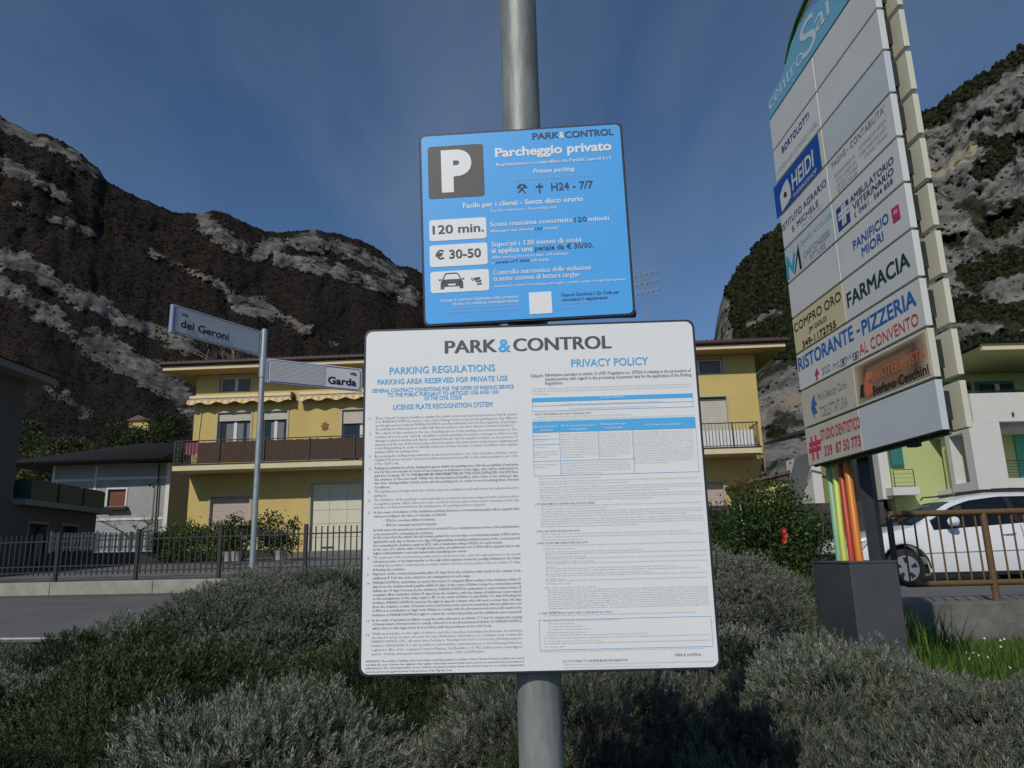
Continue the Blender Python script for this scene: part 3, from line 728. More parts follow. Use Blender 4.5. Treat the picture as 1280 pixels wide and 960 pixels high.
wl = [bl('&', 699.3, 173.2, 705.2, 172.8, 8, .035, 0, 4), bl('Parcheggio privato', 619, 196.5, 764.5, 188, 10.5, .03, 0, 3), bl('Regolamentato e controllato da Park&Control S.r.l.', 620.5, 208, 765, 200, 4.2, .016),
    bl('Private parking', 666, 217, 719, 213.7, 5.2, .016, .25), bl('Facile per i clienti - Senza disco orario', 579, 260.5, 729, 251.5, 6.0, .016),
    bl('Easy for customers - No parking disk', 612.5, 265.5, 696, 260.5, 3.2, .004, .25), bl('Sosta massima consentita', 613, 283.8, 715.5, 277.8, 6, .016), bl('minuti', 735.5, 277, 761.5, 275.5, 6, .016),
    bl('Maximum stay allowed', 613, 291, 667, 288, 3.3, .006, .25), bl('minutes', 679, 287.3, 697.5, 286.2, 3.3, .006, .25),
    bl('Superati i 120 minuti di sosta', 614.5, 308.8, 727, 302.5, 6, .016), bl('si applica una', 614.5, 316.8, 666, 313.8, 6, .016), bl('After parking for more than 120 minutes,', 614.5, 323.8, 711, 318.3, 3.3, .008, .25),
    bl('a', 614.8, 330.2, 617, 330, 2.4, .008, .25), bl('will apply.', 663.5, 327.2, 687, 326, 3.3, .008, .25), bl('Controllo automatico delle violazioni', 616.5, 344.3, 738.5, 337, 6, .014),
    bl('tramite sistema di lettura targhe', 617, 352, 724, 345.7, 6, .014), bl('Automatic control of breaches through a number plate recognition system', 617, 359.5, 782, 350.5, 3.0, .006, .25),
    bl('Si prega di osservare l\'informativa sulla protezione', 551, 377.5, 648, 372.5, 3.6, .008), bl('dei dati e le condizioni contrattuali esposte', 566, 381.8, 648, 377.7, 3.6, .008)]
lettering('white_lettering', wl, M['ink_white'], bb, OFF)
lettering('pale_lettering', [bl('Regulated and controlled by Park&Control S.r.l.', 640.5, 226.2, 743.5, 220.3, 3.4, 0, .25), bl('Please observe the data protection notice', 566, 386.8, 649, 382.7, 3.2, 0, .25), bl('and the contractual conditions displayed', 556, 391.8, 649, 387.3, 3.2, 0, .25),
    bl('Or scan the QR code to consult the', 702, 380.2, 764, 377.5, 3.0, 0, .25), bl('regulation', 702, 385.8, 723, 384.8, 3.0, 0, .25)], M['ink_pale'], bb, OFF)
lettering('dark_lettering', [bl('H24 - 7/7', 689, 238.7, 741.5, 235.2, 9, .02), bl('120', 718, 278, 733.5, 277, 6, .012), bl('120', 668, 287.9, 677.8, 287.4, 3.3, .004, .25), bl('penale da \u20ac 30/50.', 668.5, 313.6, 741.5, 309.3, 6, .014),
    bl('penalty of \u20ac 30/50', 619.5, 329.6, 662, 327.3, 3.3, .006, .25), bl('Oppure Scansiona il Qr Code per', 701.5, 371, 774, 366.8, 4.0, .008), bl('consultare il regolamento', 702, 377, 759.5, 373.7, 4.0, .008)], M['ink_navy'], bb, OFF)
lettering('panel_lettering', [bl('120 min.', 541, 293, 605, 289.8, 10.5, .022, 0, 3), bl('\u20ac 30-50', 544.5, 324.8, 601.5, 321.2, 10.5, .022, 0, 3)], M['p_dark'], bb, OFF+.0006)
# picture marks: crossed hammers, cross, car and camera
def P2(x, y): return plb.uv(x, y)
marks = MB()
def stroke(pts, wpx, mb=marks, off=OFF+.0006):
    wv = wpx/930*1.3/2
    for a, b in zip(pts[:-1], pts[1:]):
        ax, az = P2(*a); bx, bz = P2(*b); dx, dz = bx-ax, bz-az; l = math.hypot(dx, dz); nx, nz = -dz/l*wv, dx/l*wv
        mb.add([(ax+nx, -off, az+nz), (bx+nx, -off, bz+nz), (bx-nx, -off, bz-nz), (ax-nx, -off, az-nz)], [(0, 1, 2, 3)])
stroke([(648, 241), (657, 232)], 1.5); stroke([(657, 241.5), (648.5, 233)], 1.5); stroke([(653.5, 230.5), (658.5, 235)], 2.4); stroke([(646.8, 236), (648.5, 232.3), (652.5, 231)], 1.8)
stroke([(674.2, 229.5), (674.5, 241.5)], 2.0); stroke([(669.5, 233.8), (678.8, 233.2)], 1.8)
marks.build('hammer_and_cross_symbols', M['ink_navy'], bb)
cm = MB()
stroke([(553, 351.5), (556.5, 343.8), (558, 342.3), (571, 341.6), (572.8, 342.8), (577, 350.5)], 1.4, cm)
a = [P2(*q) for q in ((551, 362), (551, 353), (554, 350), (576, 348.8), (579, 351.5), (579.3, 360.3), (575, 360.5), (575, 357.5), (555.5, 358.3), (555.5, 361.8))]
for q in (((551, 362), (551, 353.5), (555.5, 352), (555.5, 361.8)), ((574.8, 360.6), (574.5, 351), (579, 352.5), (579.3, 360.3)), ((551, 354), (554, 350), (576, 348.8), (579, 352.5)), ((555, 354), (555, 358.8), (575.5, 357.8), (575.5, 353))):
    vs = [P2(*k) for k in q]; cm.add([(x, -OFF-.0006, z) for x, z in vs], [(0, 1, 2, 3)])
stroke([(548.5, 350.5), (552, 350.2)], 1.6, cm); stroke([(577.5, 348.8), (580.5, 348.6)], 1.6, cm)
for q in (((591.5, 347.8), (600, 346.6), (600.5, 349.2), (593, 350.8)), ((593.5, 351.5), (601.5, 350.2), (602, 352.4), (597, 353.4)), ((596, 354.8), (602.5, 354), (602.5, 355.6), (596.5, 356.4)), ((588.5, 348.5), (590.5, 348), (592, 351), (590.5, 351.4))):
    vs = [P2(*k) for k in q]; cm.add([(x, -OFF-.0006, z) for x, z in vs], [(0, 1, 2, 3)])
cm.build('car_and_camera_symbols', M['p_dark'], bb)
mk = MB(); q = [P2(*k) for k in ((560, 355.5), (561, 357.6), (569.5, 357.2), (570, 355))]
mk.add([(x, -OFF-.0012, z) for x, z in q], [(0, 1, 2, 3)]).build('number_plate_mark', M['ink_white'], bb)
# clamps behind both boards
for z in (1.50, 1.83, 2.06, 2.24):
    c = MB().box(-.055, .055, -.05, -.035, z-.5-.012, z-.5+.012); 
    c.build('clamp', M['galv_new'], pole)
MB().box(.16, .20, -.052, -.036, 1.478, 1.486).build('rail_end', M['rim_dark'], pole)

# ---------------------------------------------------------------- street name sign
def street_sign():
    p0 = at(323, 560, 7.9)
    pst = thing('street_sign_post', 'slim galvanised post holding the two street name plates beyond the bushes', 'post', (p0.x, 7.9, .8))
    zt = at(328, 415, 7.9).z - .8
    MB().tube([(0, 0, 0), (0, 0, zt-.24)], .030, 20).build('post', M['galv_new'], pst, smooth=True)
    MB().tube([(0, 0, zt-.25), (0, 0, zt+.02)], .034, 20).build('bracket', M['galv_new'], pst, smooth=True)
    MB().tube([(0, 0, zt-.52), (0, 0, zt-.24)], .038, 20).build('bracket', M['galv_new'], pst, smooth=True)
    MB().tube([(0, 0, zt+.02), (0, 0, zt+.03)], .03, 16).build('cap', M['galv'], pst)
    return p0
M['plate_white'] = mat('white_street_plate', (.60, .61, .62), .45, noise=.05, nscale=4)
M['plate_line'] = mat('blue_plate_border', (.03, .07, .33), .4)
M['ink_black'] = mat('black_letters', (.012, .012, .015), .5)
M['alu'] = mat('aluminium_edge', (.55, .56, .58), .35, .7)
M['plate_ribbed'] = mat('ribbed_white_plate', (.62, .63, .65), .4)
p0 = street_sign()
def nameplate(name, label, o, yaw, W, H, small, big, corners, side):
    pl = Plane(o, yaw); t = thing(name, label, 'sign', M=pl.M)
    MB().box(-W/2, W/2, 0, .03, -H/2, H/2).build('plate', M['plate_white'], t, bevel=.003)
    fr = MB(); th = .006; i = .010
    a, b, c, d = -W/2+i, W/2-i, -H/2+i, H/2-i
    outer = rrect(a, b, c, d, .03); inner = rrect(a+th, b-th, c+th, d-th, .025); n = len(outer)
    fr.add([(x, -.004, z) for x, z in outer] + [(x, -.004, z) for x, z in inner], [(k, (k+1) % n, (k+1) % n+n, k+n) for k in range(n)])
    fr.build('border_line', M['plate_line'], t)
    MB().box(-W/2-.012, -W/2, -.004, .034, -H/2, H/2).build('end_cap', M['alu'], t); MB().box(W/2, W/2+.012, -.004, .034, -H/2, H/2).build('end_cap', M['alu'], t)
    L = []
    for (txt, xl, yl, xr, yr, h, bo) in corners:
        u0, v0 = pl.uv(xl, yl); u1, v1 = pl.uv(xr, yr); _, vt = pl.uv(xl, yl-h); L.append((txt, u0, u1, (v0+v1)/2, vt-v0, bo, 0, 3))
    lettering('lettering', L, M['ink_black'], t, .005)
    return pl, t
nameplate('street_name_plate', 'upper left street name plate reading via dei Geroni', (-2.637, 6.442, 3.591), R(60.34), .945, .25, None, None,
    [('via', 226.5, 394.5, 235, 397, 4.5, .02), ('dei Geroni', 225.5, 408, 285.5, 426, 9, .022)], 0)
plg, gp = nameplate('street_name_plate', 'lower right street name plate reading via Garda with fine ribs', (-2.058, 7.572, 3.444), R(31.2), .995, .25, None, None,
    [('via', 437, 468, 445.5, 470, 4.5, .02), ('Garda', 409.5, 479, 445, 482.5, 8.5, .022)], 0)
rb = MB()
for k in range(16):
    z = -.105 + k*.0135; rb.box(-.47, plg.uv(406, 480)[0], -.0065, .0, z, z+.006)
rb.build('rib', M['plate_ribbed'], gp, kind='stuff')

# ---------------------------------------------------------------- shopping-centre totem
M['panel_white'] = mat('white_totem_panel', (.62, .625, .60), .35, noise=.05, nscale=2.2)
M['panel_cool'] = mat('cool_white_totem_panel', (.52, .56, .59), .35, noise=.04, nscale=2.2)
M['panel_cream'] = mat('cream_totem_panel', (.60, .585, .47), .4, noise=.06, nscale=3)
M['panel_yellow'] = mat('pale_yellow_panel', (.60, .54, .33), .4, noise=.04, nscale=3)
M['panel_beige'] = mat('beige_panel', (.52, .49, .40), .45, noise=.05, nscale=3)
M['panel_edge'] = mat('panel_edge', (.66, .65, .58), .4)
M['totem_dark'] = mat('dark_totem_metal', (.022, .024, .026), .55, noise=.3, nscale=9)
M['totem_green'] = mat('green_totem_metal', (.03, .14, .05), .45)
M['head_blue'] = mat('sky_blue_header', (.16, .42, .58), .4)
M['navy'] = mat('navy_print', (.02, .05, .22), .45)
M['blue_deep'] = mat('royal_blue_print', (.008, .07, .34), .4)
M['blue_mid'] = mat('mid_blue_print', (.02, .13, .42), .45)
M['green_dk'] = mat('dark_green_print', (.01, .05, .035), .45)
M['red_pr'] = mat('red_print', (.58, .07, .05), .45)
M['pink_pr'] = mat('magenta_print', (.50, .03, .12), .45)
M['orange_pr'] = mat('orange_print', (.52, .10, .03), .5)
M['brown_pr'] = mat('brown_print', (.06, .025, .02), .5)
M['grey_pr'] = mat('grey_print', (.28, .29, .31), .5)
M['faint_pr'] = mat('faded_grey_print', (.42, .44, .45), .5)
M['teal_pr'] = mat('pale_teal_print', (.22, .48, .56), .5)
M['cyan_pr'] = mat('cyan_print', (.02, .36, .56), .45)
TY = R(-2.73)                       # the plane runs straight away from the viewer, a little to the left
near = Vector((2.366, 4.055, 2.158)); dfar = Vector((math.sin(TY), math.cos(TY), 0))
TW, TDV = 1.713, .870
# local x runs from the far end to the near end, seen from the left-hand side
pt = Plane(near + dfar*TW, math.atan2(-dfar.y, -dfar.x))
tot = thing('totem_sign', 'tall double-sided shopping centre totem with rows of white shop panels on a dark base', 'sign', M=pt.M)
u_d = TW - TDV
SURF = .0065
def T_uv(x, y): return pt.uv(x, y, -SURF)
rows = 10; RH = .3; gap = .012
def panel(u0, u1, k, m, name='shop_panel'):
    """row k counts from the bottom"""
    z0, z1 = k*RH + gap, (k+1)*RH - gap*.3
    o = MB().box(u0+.002, u1-.002, -.004, .036, z0, z1).build(name, m, tot, bevel=.002)
    MB().box(u0+.01, u1-.01, .036, .048, z0-.010, z0+.012).build('panel_rail', M['totem_dark'], tot)
    return o
full = {0: None, 2: None}
tops = {}
lm = {0: 'panel_beige', 1: 'panel_beige', 3: 'panel_yellow', 4: 'panel_white', 5: 'panel_cool', 6: 'panel_white', 7: 'panel_cream', 8: 'panel_white', 9: 'panel_white'}
rm = {0: 'panel_cool', 1: 'panel_cream', 3: 'panel_white', 4: 'panel_white', 5: 'panel_white', 6: 'panel_white', 7: 'panel_cool', 8: 'panel_white', 9: 'panel_white'}
for k in range(rows):
    if k == 2: panel(0, TW, k, M['panel_white'])
    else:
        d = u_d
        panel(0, d, k, M[lm[k]]); panel(d+.003, TW, k, M[rm[k]])
# second face, its backs seen past the near edge
off = .125
for k in range(-1, rows+2):
    z0, z1 = k*RH+.02, (k+1)*RH-.015
    if k < 0: continue
    ul = .05 if k < 10 else TW-.35
    MB().box(ul, TW+.015, off, off+.035, z0, z1).build('rear_panel', M['panel_cream'], tot, bevel=.002)
    MB().box(TW-.075, TW-.03, .05, .085, z0+.05, z1-.05).build('bracket', M['totem_dark'], tot)
    MB().box(max(.1, ul), TW-.05, .06, .075, z0-.03, z0+.01).build('cross_rail', M['totem_green'], tot)
# uprights inside
for u in (.35, 1.25):
    MB().box(u-.03, u+.03, .07, .13, -.02, rows*RH+.05).build('upright', M['totem_dark'], tot)
# header board
hb = [(963, 143), (962, 132), (965, 118), (970, 108), (976, 98), (983, 78), (989, 55), (998, 33), (1008, 15), (1022, 2), (1036, -6)]
poly = [(0.0, rows*RH+.012)] + [pt.uv(*q, -.004) for q in hb]
lastu, lastv = poly[-1]
poly += [(lastu+.25, lastv+.10), (lastu+.6, lastv+.06), (TW-.12, rows*RH+.26), (TW, rows*RH+.012)]
MB().prism(poly, -.006, .04, 'y').build('header_board', M['head_blue'], tot)
M['head_white'] = mat('pale_header_print', (.55, .66, .70), .45)
def tl(txt, xl, yl, xr, yr, hpx, bold=.0, sh=0.0, res=3):
    u0, v0 = T_uv(xl, yl); u1, v1 = T_uv(xr, yr); _, vt = T_uv(xl, yl-hpx)
    return (txt, u0, u1, (v0+v1)/2, vt-v0, bold, sh, res)
hz = rows*RH
def un_u(px, v):
    """u on the face of a photo column at height v"""
    lo, hi = 0.0, TW
    d0 = None
    best = min(np.linspace(-.1, TW, 400), key=lambda u: abs(proj_x(u, v) - px)); return float(best)
def proj_x(u, v):
    p = pt.o + pt.x*u + pt.z*v - pt.n*SURF - EYE
    return 640 + FPX*p.dot(CR)/p.dot(FW)
lettering('header_lettering', [('centro', .03, un_u(1004, hz+.1), hz+.075, .125, 0, 0, 4)], M['head_white'], tot, .008)
lettering('header_lettering', [('S', un_u(1002, hz+.14), un_u(1019, hz+.2), hz+.06, .27, 0, 0, 5), ('ara', un_u(1019, hz+.2), un_u(1056, hz+.2), hz+.115, .17, 0, 0, 4)], M['head_white'], tot, .008)
# coloured tubes of the frame, sweeping up past the header
def tubeline(m, base, mid, r, top=None):
    pts = []
    for (px, py, X) in base:
        d = ray(px, py); pts.append(pt.M.inverted() @ (EYE + d*(X/d.x)))
    MB().tube(pts, r, 14).build('coloured_tube', m, tot, smooth=True)
M['t_green'] = mat('pale_green_paint', (.22, .42, .24), .4); M['t_yellow'] = mat('yellow_green_paint', (.55, .60, .10), .4)
M['t_red'] = mat('red_paint', (.42, .045, .02), .4); M['t_orange'] = mat('orange_paint', (.60, .19, .02), .4)
M['t_dkgreen'] = mat('deep_green_paint', (.035, .15, .03), .4)
tubeline(M['t_green'], [(1050, 703, 2.33), (1045, 660, 2.33), (1036, 585, 2.40), (1024, 480, 2.42)], 0, .024)
tubeline(M['t_yellow'], [(1056.5, 703, 2.33), (1051, 660, 2.33), (1043, 583, 2.40), (1031, 480, 2.42)], 0, .021)
tubeline(M['t_red'], [(1065.5, 703, 2.33), (1059.5, 655, 2.34), (1050, 580, 2.40), (1036, 480, 2.42)], 0, .022)
tubeline(M['t_orange'], [(1075, 703, 2.33), (1068, 650, 2.34), (1058, 575, 2.40), (1044, 480, 2.42)], 0, .026)
tubeline(M['t_dkgreen'], [(983, 80, 2.42), (988, 55, 2.42), (996, 28, 2.42), (1007, 2, 2.42), (1020, -22, 2.42), (1040, -45, 2.42), (1070, -60, 2.42)], 0, .020)
tubeline(M['t_yellow'], [(986, 78, 2.40), (991, 55, 2.40), (999, 30, 2.40), (1010, 6, 2.40), (1023, -15, 2.40), (1043, -36, 2.40)], 0, .006)
pb_ = at(1097, 700, 5.28)
MB().tube([(pb_.x, pb_.y, 1.46), (pb_.x, pb_.y, 2.25)], .058, 4).build('dark_post', M['totem_dark'], tot, M=pt.M.inverted())
# foot block
M['base'] = mat('slate_grey_base', (.045, .05, .056), .6, col2=(.062, .068, .075), nscale=5, bump=.15, bscale=90)
ft = thing('totem_plinth', 'dark slate coloured block that the totem tubes and post stand on', 'plinth', (2.17, 5.0, .62), R(3.2))
MB().box(0, .32, 0, .56, 0, .825).build('block', M['base'], ft, bevel=.006)
MB().box(-.004, .324, -.004, .564, .826, .84).build('top_plate', M['base'], ft, bevel=.003)

# ------- what the panels say
def tx(m, *L): lettering('lettering', list(L), m, tot, .0075)
# left column, top to bottom
tx(M['navy'], tl('BORTOLOTTI', 978, 192, 1011.5, 146.5, 8.5, .014, .0))
tx(M['faint_pr'], tl('AGENZIA CASA ONORANZE FUNEBRI', 972, 217, 1022, 156, 6, 0, 0, 1))
u0, _ = T_uv(970.5, 240); u1, _ = T_uv(1022, 190)
MB().box(u0-.05, un_u(1031, 7.5*RH-.1)-.055, -.0058, -.003, 7*RH+.013, 8*RH-.004).build('blue_field', M['blue_deep'], tot)
tx(M['panel_white'], tl('HEIDI', 991, 240, 1018, 204, 21, .02, .08), tl('THEBIKESHOP', 992, 252, 1021, 210.5, 5.5, .01))
def face(m, pts, off=.0075, name='emblem'):
    q = [T_uv(*p) for p in pts]; return MB().add([(a, -off, b) for a, b in q], [tuple(range(len(q)))]).build(name, m, tot)
face(M['panel_white'], [(977.5, 265), (975, 245), (979, 232), (984, 223), (988, 234), (989, 246), (985, 254)])
face(M['brown_pr'], [(979.5, 246), (980.5, 240), (983.5, 240), (984, 244), (982, 247)], .0085)
tx(M['navy'], tl('ISTITUTO AGRARIO', 978.5, 290, 1033, 229.5, 8.0, .010), tl('S. MICHELE', 990.5, 291, 1023, 255, 7.5, .010))
tx(M['faint_pr'], tl('ALL\'ADIGE', 1003, 285, 1027, 258, 4, 0, 0, 1))
tx(M['teal_pr'], tl('DANIEL NICOLUSSI', 1001, 305, 1040, 271, 5.5, 0, 0, 2))
tx(M['grey_pr'], tl('CARTONGESSI', 1005, 321.5, 1037.5, 293.5, 7.5, 0), tl('PITTURE', 1013, 325, 1032, 309, 7.5, 0))
face(M['cyan_pr'], [(984, 350), (982.5, 320), (985, 321.5), (990, 332), (992, 314), (994, 316), (992, 341), (985.5, 331), (987, 348)])
face(M['ink_black'], [(993, 343), (997.5, 304), (1002.5, 334), (1000, 336.5), (997.3, 318), (994.3, 341)])
tx(M['ink_black'], tl('COMPRO ORO', 993.5, 417, 1051.5, 373, 11, .0), tl('JM GOLD', 1011, 415, 1033.5, 400, 5.8, .02), tl('349-1172755', 1003.5, 433.5, 1045.5, 409.5, 8.2, .012))
tx(M['blue_mid'], tl('RISTORANTE', 999, 465.5, 1067.5, 422, 16.5, .03), tl('-', 1071, 417, 1075.5, 414.5, 9, .05), tl('PIZZERIA', 1078.5, 419, 1146, 380, 19, .03))
tx(M['red_pr'], tl('AL CONVENTO', 1075, 444, 1149, 405, 14, .0))
tx(M['grey_pr'], tl('300 mt', 1028, 469.5, 1049.5, 456.5, 9.5), tl('BIKE', 1057, 451, 1067.5, 444.5, 5))
def frame_mark(x, y, s):
    fr = [(x, y), (x+s, y-s*.55), (x+s, y-s*1.9), (x, y-s*1.35)]
    for a, b in zip(fr, fr[1:]+fr[:1]):
        (ax, az), (bx, bz) = T_uv(*a), T_uv(*b); dx, dz = bx-ax, bz-az; l = math.hypot(dx, dz); nx, nz = -dz/l*.0025, dx/l*.0025
        MB().add([(ax+nx, -.0075, az+nz), (bx+nx, -.0075, bz+nz), (bx-nx, -.0075, bz-nz), (ax-nx, -.0075, az-nz)], [(0, 1, 2, 3)]).build('emblem', M['ink_black'], tot)
frame_mark(1051, 458, 6); frame_mark(1067, 450, 6)
face(M['ink_black'], [(1052.5, 454.5), (1054, 448), (1055.5, 453)]); face(M['ink_black'], [(1068.5, 447), (1070, 440.5), (1071.7, 445)])
face(M['pink_pr'], [(1018, 470), (1020.8, 459.5), (1024, 466.5)]); face(M['pink_pr'], [(1020.2, 475), (1020, 468), (1022, 467), (1022.3, 474)])
tx(M['grey_pr'], tl('Pet\'s Beauty Care', 1022.5, 499, 1058, 485.5, 9, 0), tl('TOELETTATURA', 1025.5, 521, 1060, 507.5, 13, 0))
face(M['blue_mid'], [(1019, 524.5), (1014, 511), (1014.5, 502), (1018, 491.5), (1018.5, 500), (1021.5, 505), (1018.5, 507), (1022, 515), (1018, 517)])
# sun-scorched physiotherapist panel
m = mat('scorched_panel', (.60, .50, .35), .5); nt = m.node_tree; b = nt.nodes['Principled BSDF']
t_ = nt.nodes.new('ShaderNodeTexCoord'); sx = nt.nodes.new('ShaderNodeSeparateXYZ'); nt.links.new(t_.outputs['Generated'], sx.inputs[0])
nn = nt.nodes.new('ShaderNodeTexNoise'); nn.inputs['Scale'].default_value = 5; nn.inputs['Detail'].default_value = 6; nt.links.new(t_.outputs['Object'], nn.inputs[0])
def mth(op, a, b_=None):
    x = nt.nodes.new('ShaderNodeMath'); x.operation = op
    for i, q in enumerate((a, b_)):
        if q is None: continue
        if isinstance(q, (int, float)): x.inputs[i].default_value = q
        else: nt.links.new(q, x.inputs[i])
    return x.outputs[0]
cx = mth('ABSOLUTE', mth('SUBTRACT', sx.outputs[0], .50)); cz = mth('ABSOLUTE', mth('SUBTRACT', sx.outputs[2], .50))
mxx = mth('MAXIMUM', mth('MULTIPLY', cx, 1.0), mth('MULTIPLY', cz, .92))
v_ = mth('ADD', mxx, mth('MULTIPLY', mth('SUBTRACT', nn.outputs['Fac'], .5), .12))
r_ = nt.nodes.new('ShaderNodeValToRGB'); st = [(.0, (.17, .09, .05)), (.22, (.26, .16, .09)), (.34, (.10, .06, .045)), (.44, (.34, .25, .16)), (.50, (.55, .46, .32))]
while len(r_.color_ramp.elements) < 5: r_.color_ramp.elements.new(.5)
for e, (p, c) in zip(r_.color_ramp.elements, st): e.position = p; e.color = (*c, 1)
nt.links.new(v_, r_.inputs[0]); nt.links.new(r_.outputs[0], b.inputs['Base Color'])
MB().box(u_d+.015, TW-.02, -.0062, -.003, RH*1+.03, RH*2-.02).build('scorched_film', m, tot)
M['orange_pr2'] = mat('scorched_orange_print', (.62, .16, .07), .5)
tx(M['orange_pr2'], tl('FISIOTERAPISTA', 1090, 476.5, 1157.5, 448, 12.5, .012))
tx(M['ink_black'], tl('Stefano Ceschini', 1091.5, 493, 1162, 468.5, 11.5, .022))
face(M['orange_pr2'], [(1080.5, 480), (1082, 466), (1089, 463), (1089, 472), (1085, 478), (1090, 480), (1091.5, 490), (1084, 497), (1081, 488)], .0075)
face(M['ink_black'], [(1075.5, 498), (1075.5, 482), (1079.5, 480), (1080, 496)], .0075)
tx(M['pink_pr'], tl('STUDIO DENTISTICO', 1026.5, 550.5, 1076, 534, 13, .02), tl('339  87 50 773', 1031, 569, 1076.5, 557, 12, .015))
for p, q in (((1016, 575), (1016, 545)), ((1021.5, 573), (1021.5, 543))):
    (a_, b_), (c_, d_) = T_uv(*p), T_uv(*q); MB().box(a_, a_+.028, -.0075, -.004, b_, d_).build('pink_cross', M['pink_pr'], tot)
for y in (556, 563.5):
    (a_, b_) = T_uv(1011.5, y); (c_, _) = T_uv(1026, y-4); MB().box(a_, c_, -.0085, -.0045, b_-.014, b_+.014).build('pink_cross', M['pink_pr'], tot)
# right column
tx(M['grey_pr'], tl('PAGHE - CONTABILITA\'', 1040, 210, 1106, 139, 8, .008))
fp = [tl(s, a, b, c, d, 4.5, 0, 0, 1) for s, a, b, c, d in (('AMMINISTRAZIONI', 1043.5, 222, 1069, 196), ('CONSULENZA DEL', 1045, 228, 1071, 203), ('LAVORO E FISCALE', 1046, 234, 1072, 210), ('BUSTE PAGA', 1048, 240, 1072, 216),
    ('DICHIARAZIONI REDDITI', 1074, 188, 1107, 151), ('ELABORAZIONE DATI', 1075, 196, 1108, 160), ('CONTABILI E BILANCI', 1080, 199, 1109, 168))]
lettering('fine_lettering', fp, M['grey_pr'], tot, .0075)
tx(M['ink_navy'], tl('AMBULATORIO', 1063, 253.5, 1117.5, 203, 8.5, .016), tl('VETERINARIO', 1066.5, 262, 1117.5, 217, 8.5, .016), tl('0461 . 564 858', 1074, 265, 1116.5, 229.5, 6.5, .008), tl('(', 1068.5, 271, 1071, 268, 6, 0))
q0, q1 = T_uv(1047, 290), T_uv(1060, 245)
face(M['navy'], [(1048.5, 290), (1044.7, 263), (1060, 248), (1063.3, 276)], .0068, 'blue_field')
for a_ in ([(1053.2, 283), (1051.2, 257.5), (1053.6, 255.3), (1055.5, 281)], [(1056, 280.5), (1054.2, 254.8), (1056.6, 252.5), (1058.4, 278)]): face(M['panel_white'], a_)
for a_ in ([(1047.9, 272.5), (1047.4, 268.3), (1060.9, 255), (1061.4, 259.4)], [(1048.5, 277.5), (1048.1, 273.5), (1061.5, 260.4), (1062, 264.5)]): face(M['panel_white'], a_, .008)
tx(M['blue_mid'], tl('PANIFICIO', 1067, 312.5, 1111.5, 276.5, 12, .02), tl('MIORI', 1078, 320.5, 1105, 299.5, 12, .02))
face(M['pink_pr'], [(1116.5, 279.5), (1113.7, 262), (1123, 254.5), (1126, 272)], .0068, 'red_field'); tx(M['panel_white'], tl('illy', 1117, 268.5, 1123, 264, 5, .01, .2))
tx(M['green_dk'], tl('FARMACIA', 1060, 385.5, 1138, 330.5, 18.5, .03))

# ---------------------------------------------------------------- low wall and tubular railing
wl_ = thing('retaining_wall', 'low mossy concrete wall under the brown tubular railing', 'wall', (0, 0, 0))
wb_ = MB(); 
for (a, b) in ((2.75, 4.6), (4.6, 6.6), (6.6, 9.5)):
    wb_.box(a, b-.006, 8.62, 8.90, .2, .925)
wb_.build('wall_segment', M['concrete'], wl_, bevel=.012, kind='stuff')
for o in [x for x in wl_.children]: pass
xs = np.linspace(2.8, 12, 20); ys = np.linspace(8.9, 10.2, 4); X, Y = np.meshgrid(xs, ys, indexing='ij')
grid_mesh('pavement', X, Y, .905 + 0*X, M['paving'], kind='structure')
M['rail_brown'] = mat('brown_railing_paint', (.105, .062, .028), .5, col2=(.15, .085, .03), nscale=12)
M['rail_dark'] = mat('dark_railing_end', (.028, .024, .022), .5)  # darker tone for the end hoop than for the rest of the railing
rl = thing('tube_railing', 'brown tubular steel railing with rounded end standing on the low wall', 'railing', (0, 8.76, .925))
zt, zb_ = .985, .20
X0 = 4.32
arc = [(X0+.10-.10*math.cos(a), 0, zt-.10+.10*math.sin(a)) for a in np.linspace(math.pi/2, 0, 6)]
MB().tube([(X0+.25, 0, zt)] + [(X0+.02, 0, zt)] + [(X0, 0, zt-.02), (X0, 0, zb_+.13)] + [(X0+.02, 0, zb_+.07), (X0+.06, 0, zb_+.025), (X0+.12, 0, zb_), (X0+.25, 0, zb_)], .034, 14).build('end_hoop', M['rail_dark'], rl, smooth=True)
MB().tube([(X0+.0, 0, zt+.002), (11.5, 0, zt+.002)], .036, 14).build('top_rail', M['rail_brown'], rl, smooth=True)
MB().tube([(X0+.2, 0, zb_), (11.5, 0, zb_)], .034, 14).build('bottom_rail', M['rail_brown'], rl, smooth=True)
xp = at(1238, 700, 8.76).x
for k in range(5):
    MB().tube([(xp+k*2.05, 0, -.02), (xp+k*2.05, 0, zt)], .038, 14).build('post', M['rail_brown'], rl, smooth=True)
bar = MB().tube([(0, 0, zb_), (0, 0, zt)], .011, 8)
b0 = bar.build('bar', M['rail_brown'], rl, smooth=True, M=Matrix.Translation((X0+.145, 0, 0)))
sp_ = 2.05/14
k = 1
while X0+.145+k*.141 < 11.3:
    x = X0+.145+k*.141; k += 1
    if min(abs(x-(xp+j*2.05)) for j in range(5)) < .05: continue
    link('bar', b0.data, rl, M=Matrix.Translation((x, 0, 0)))

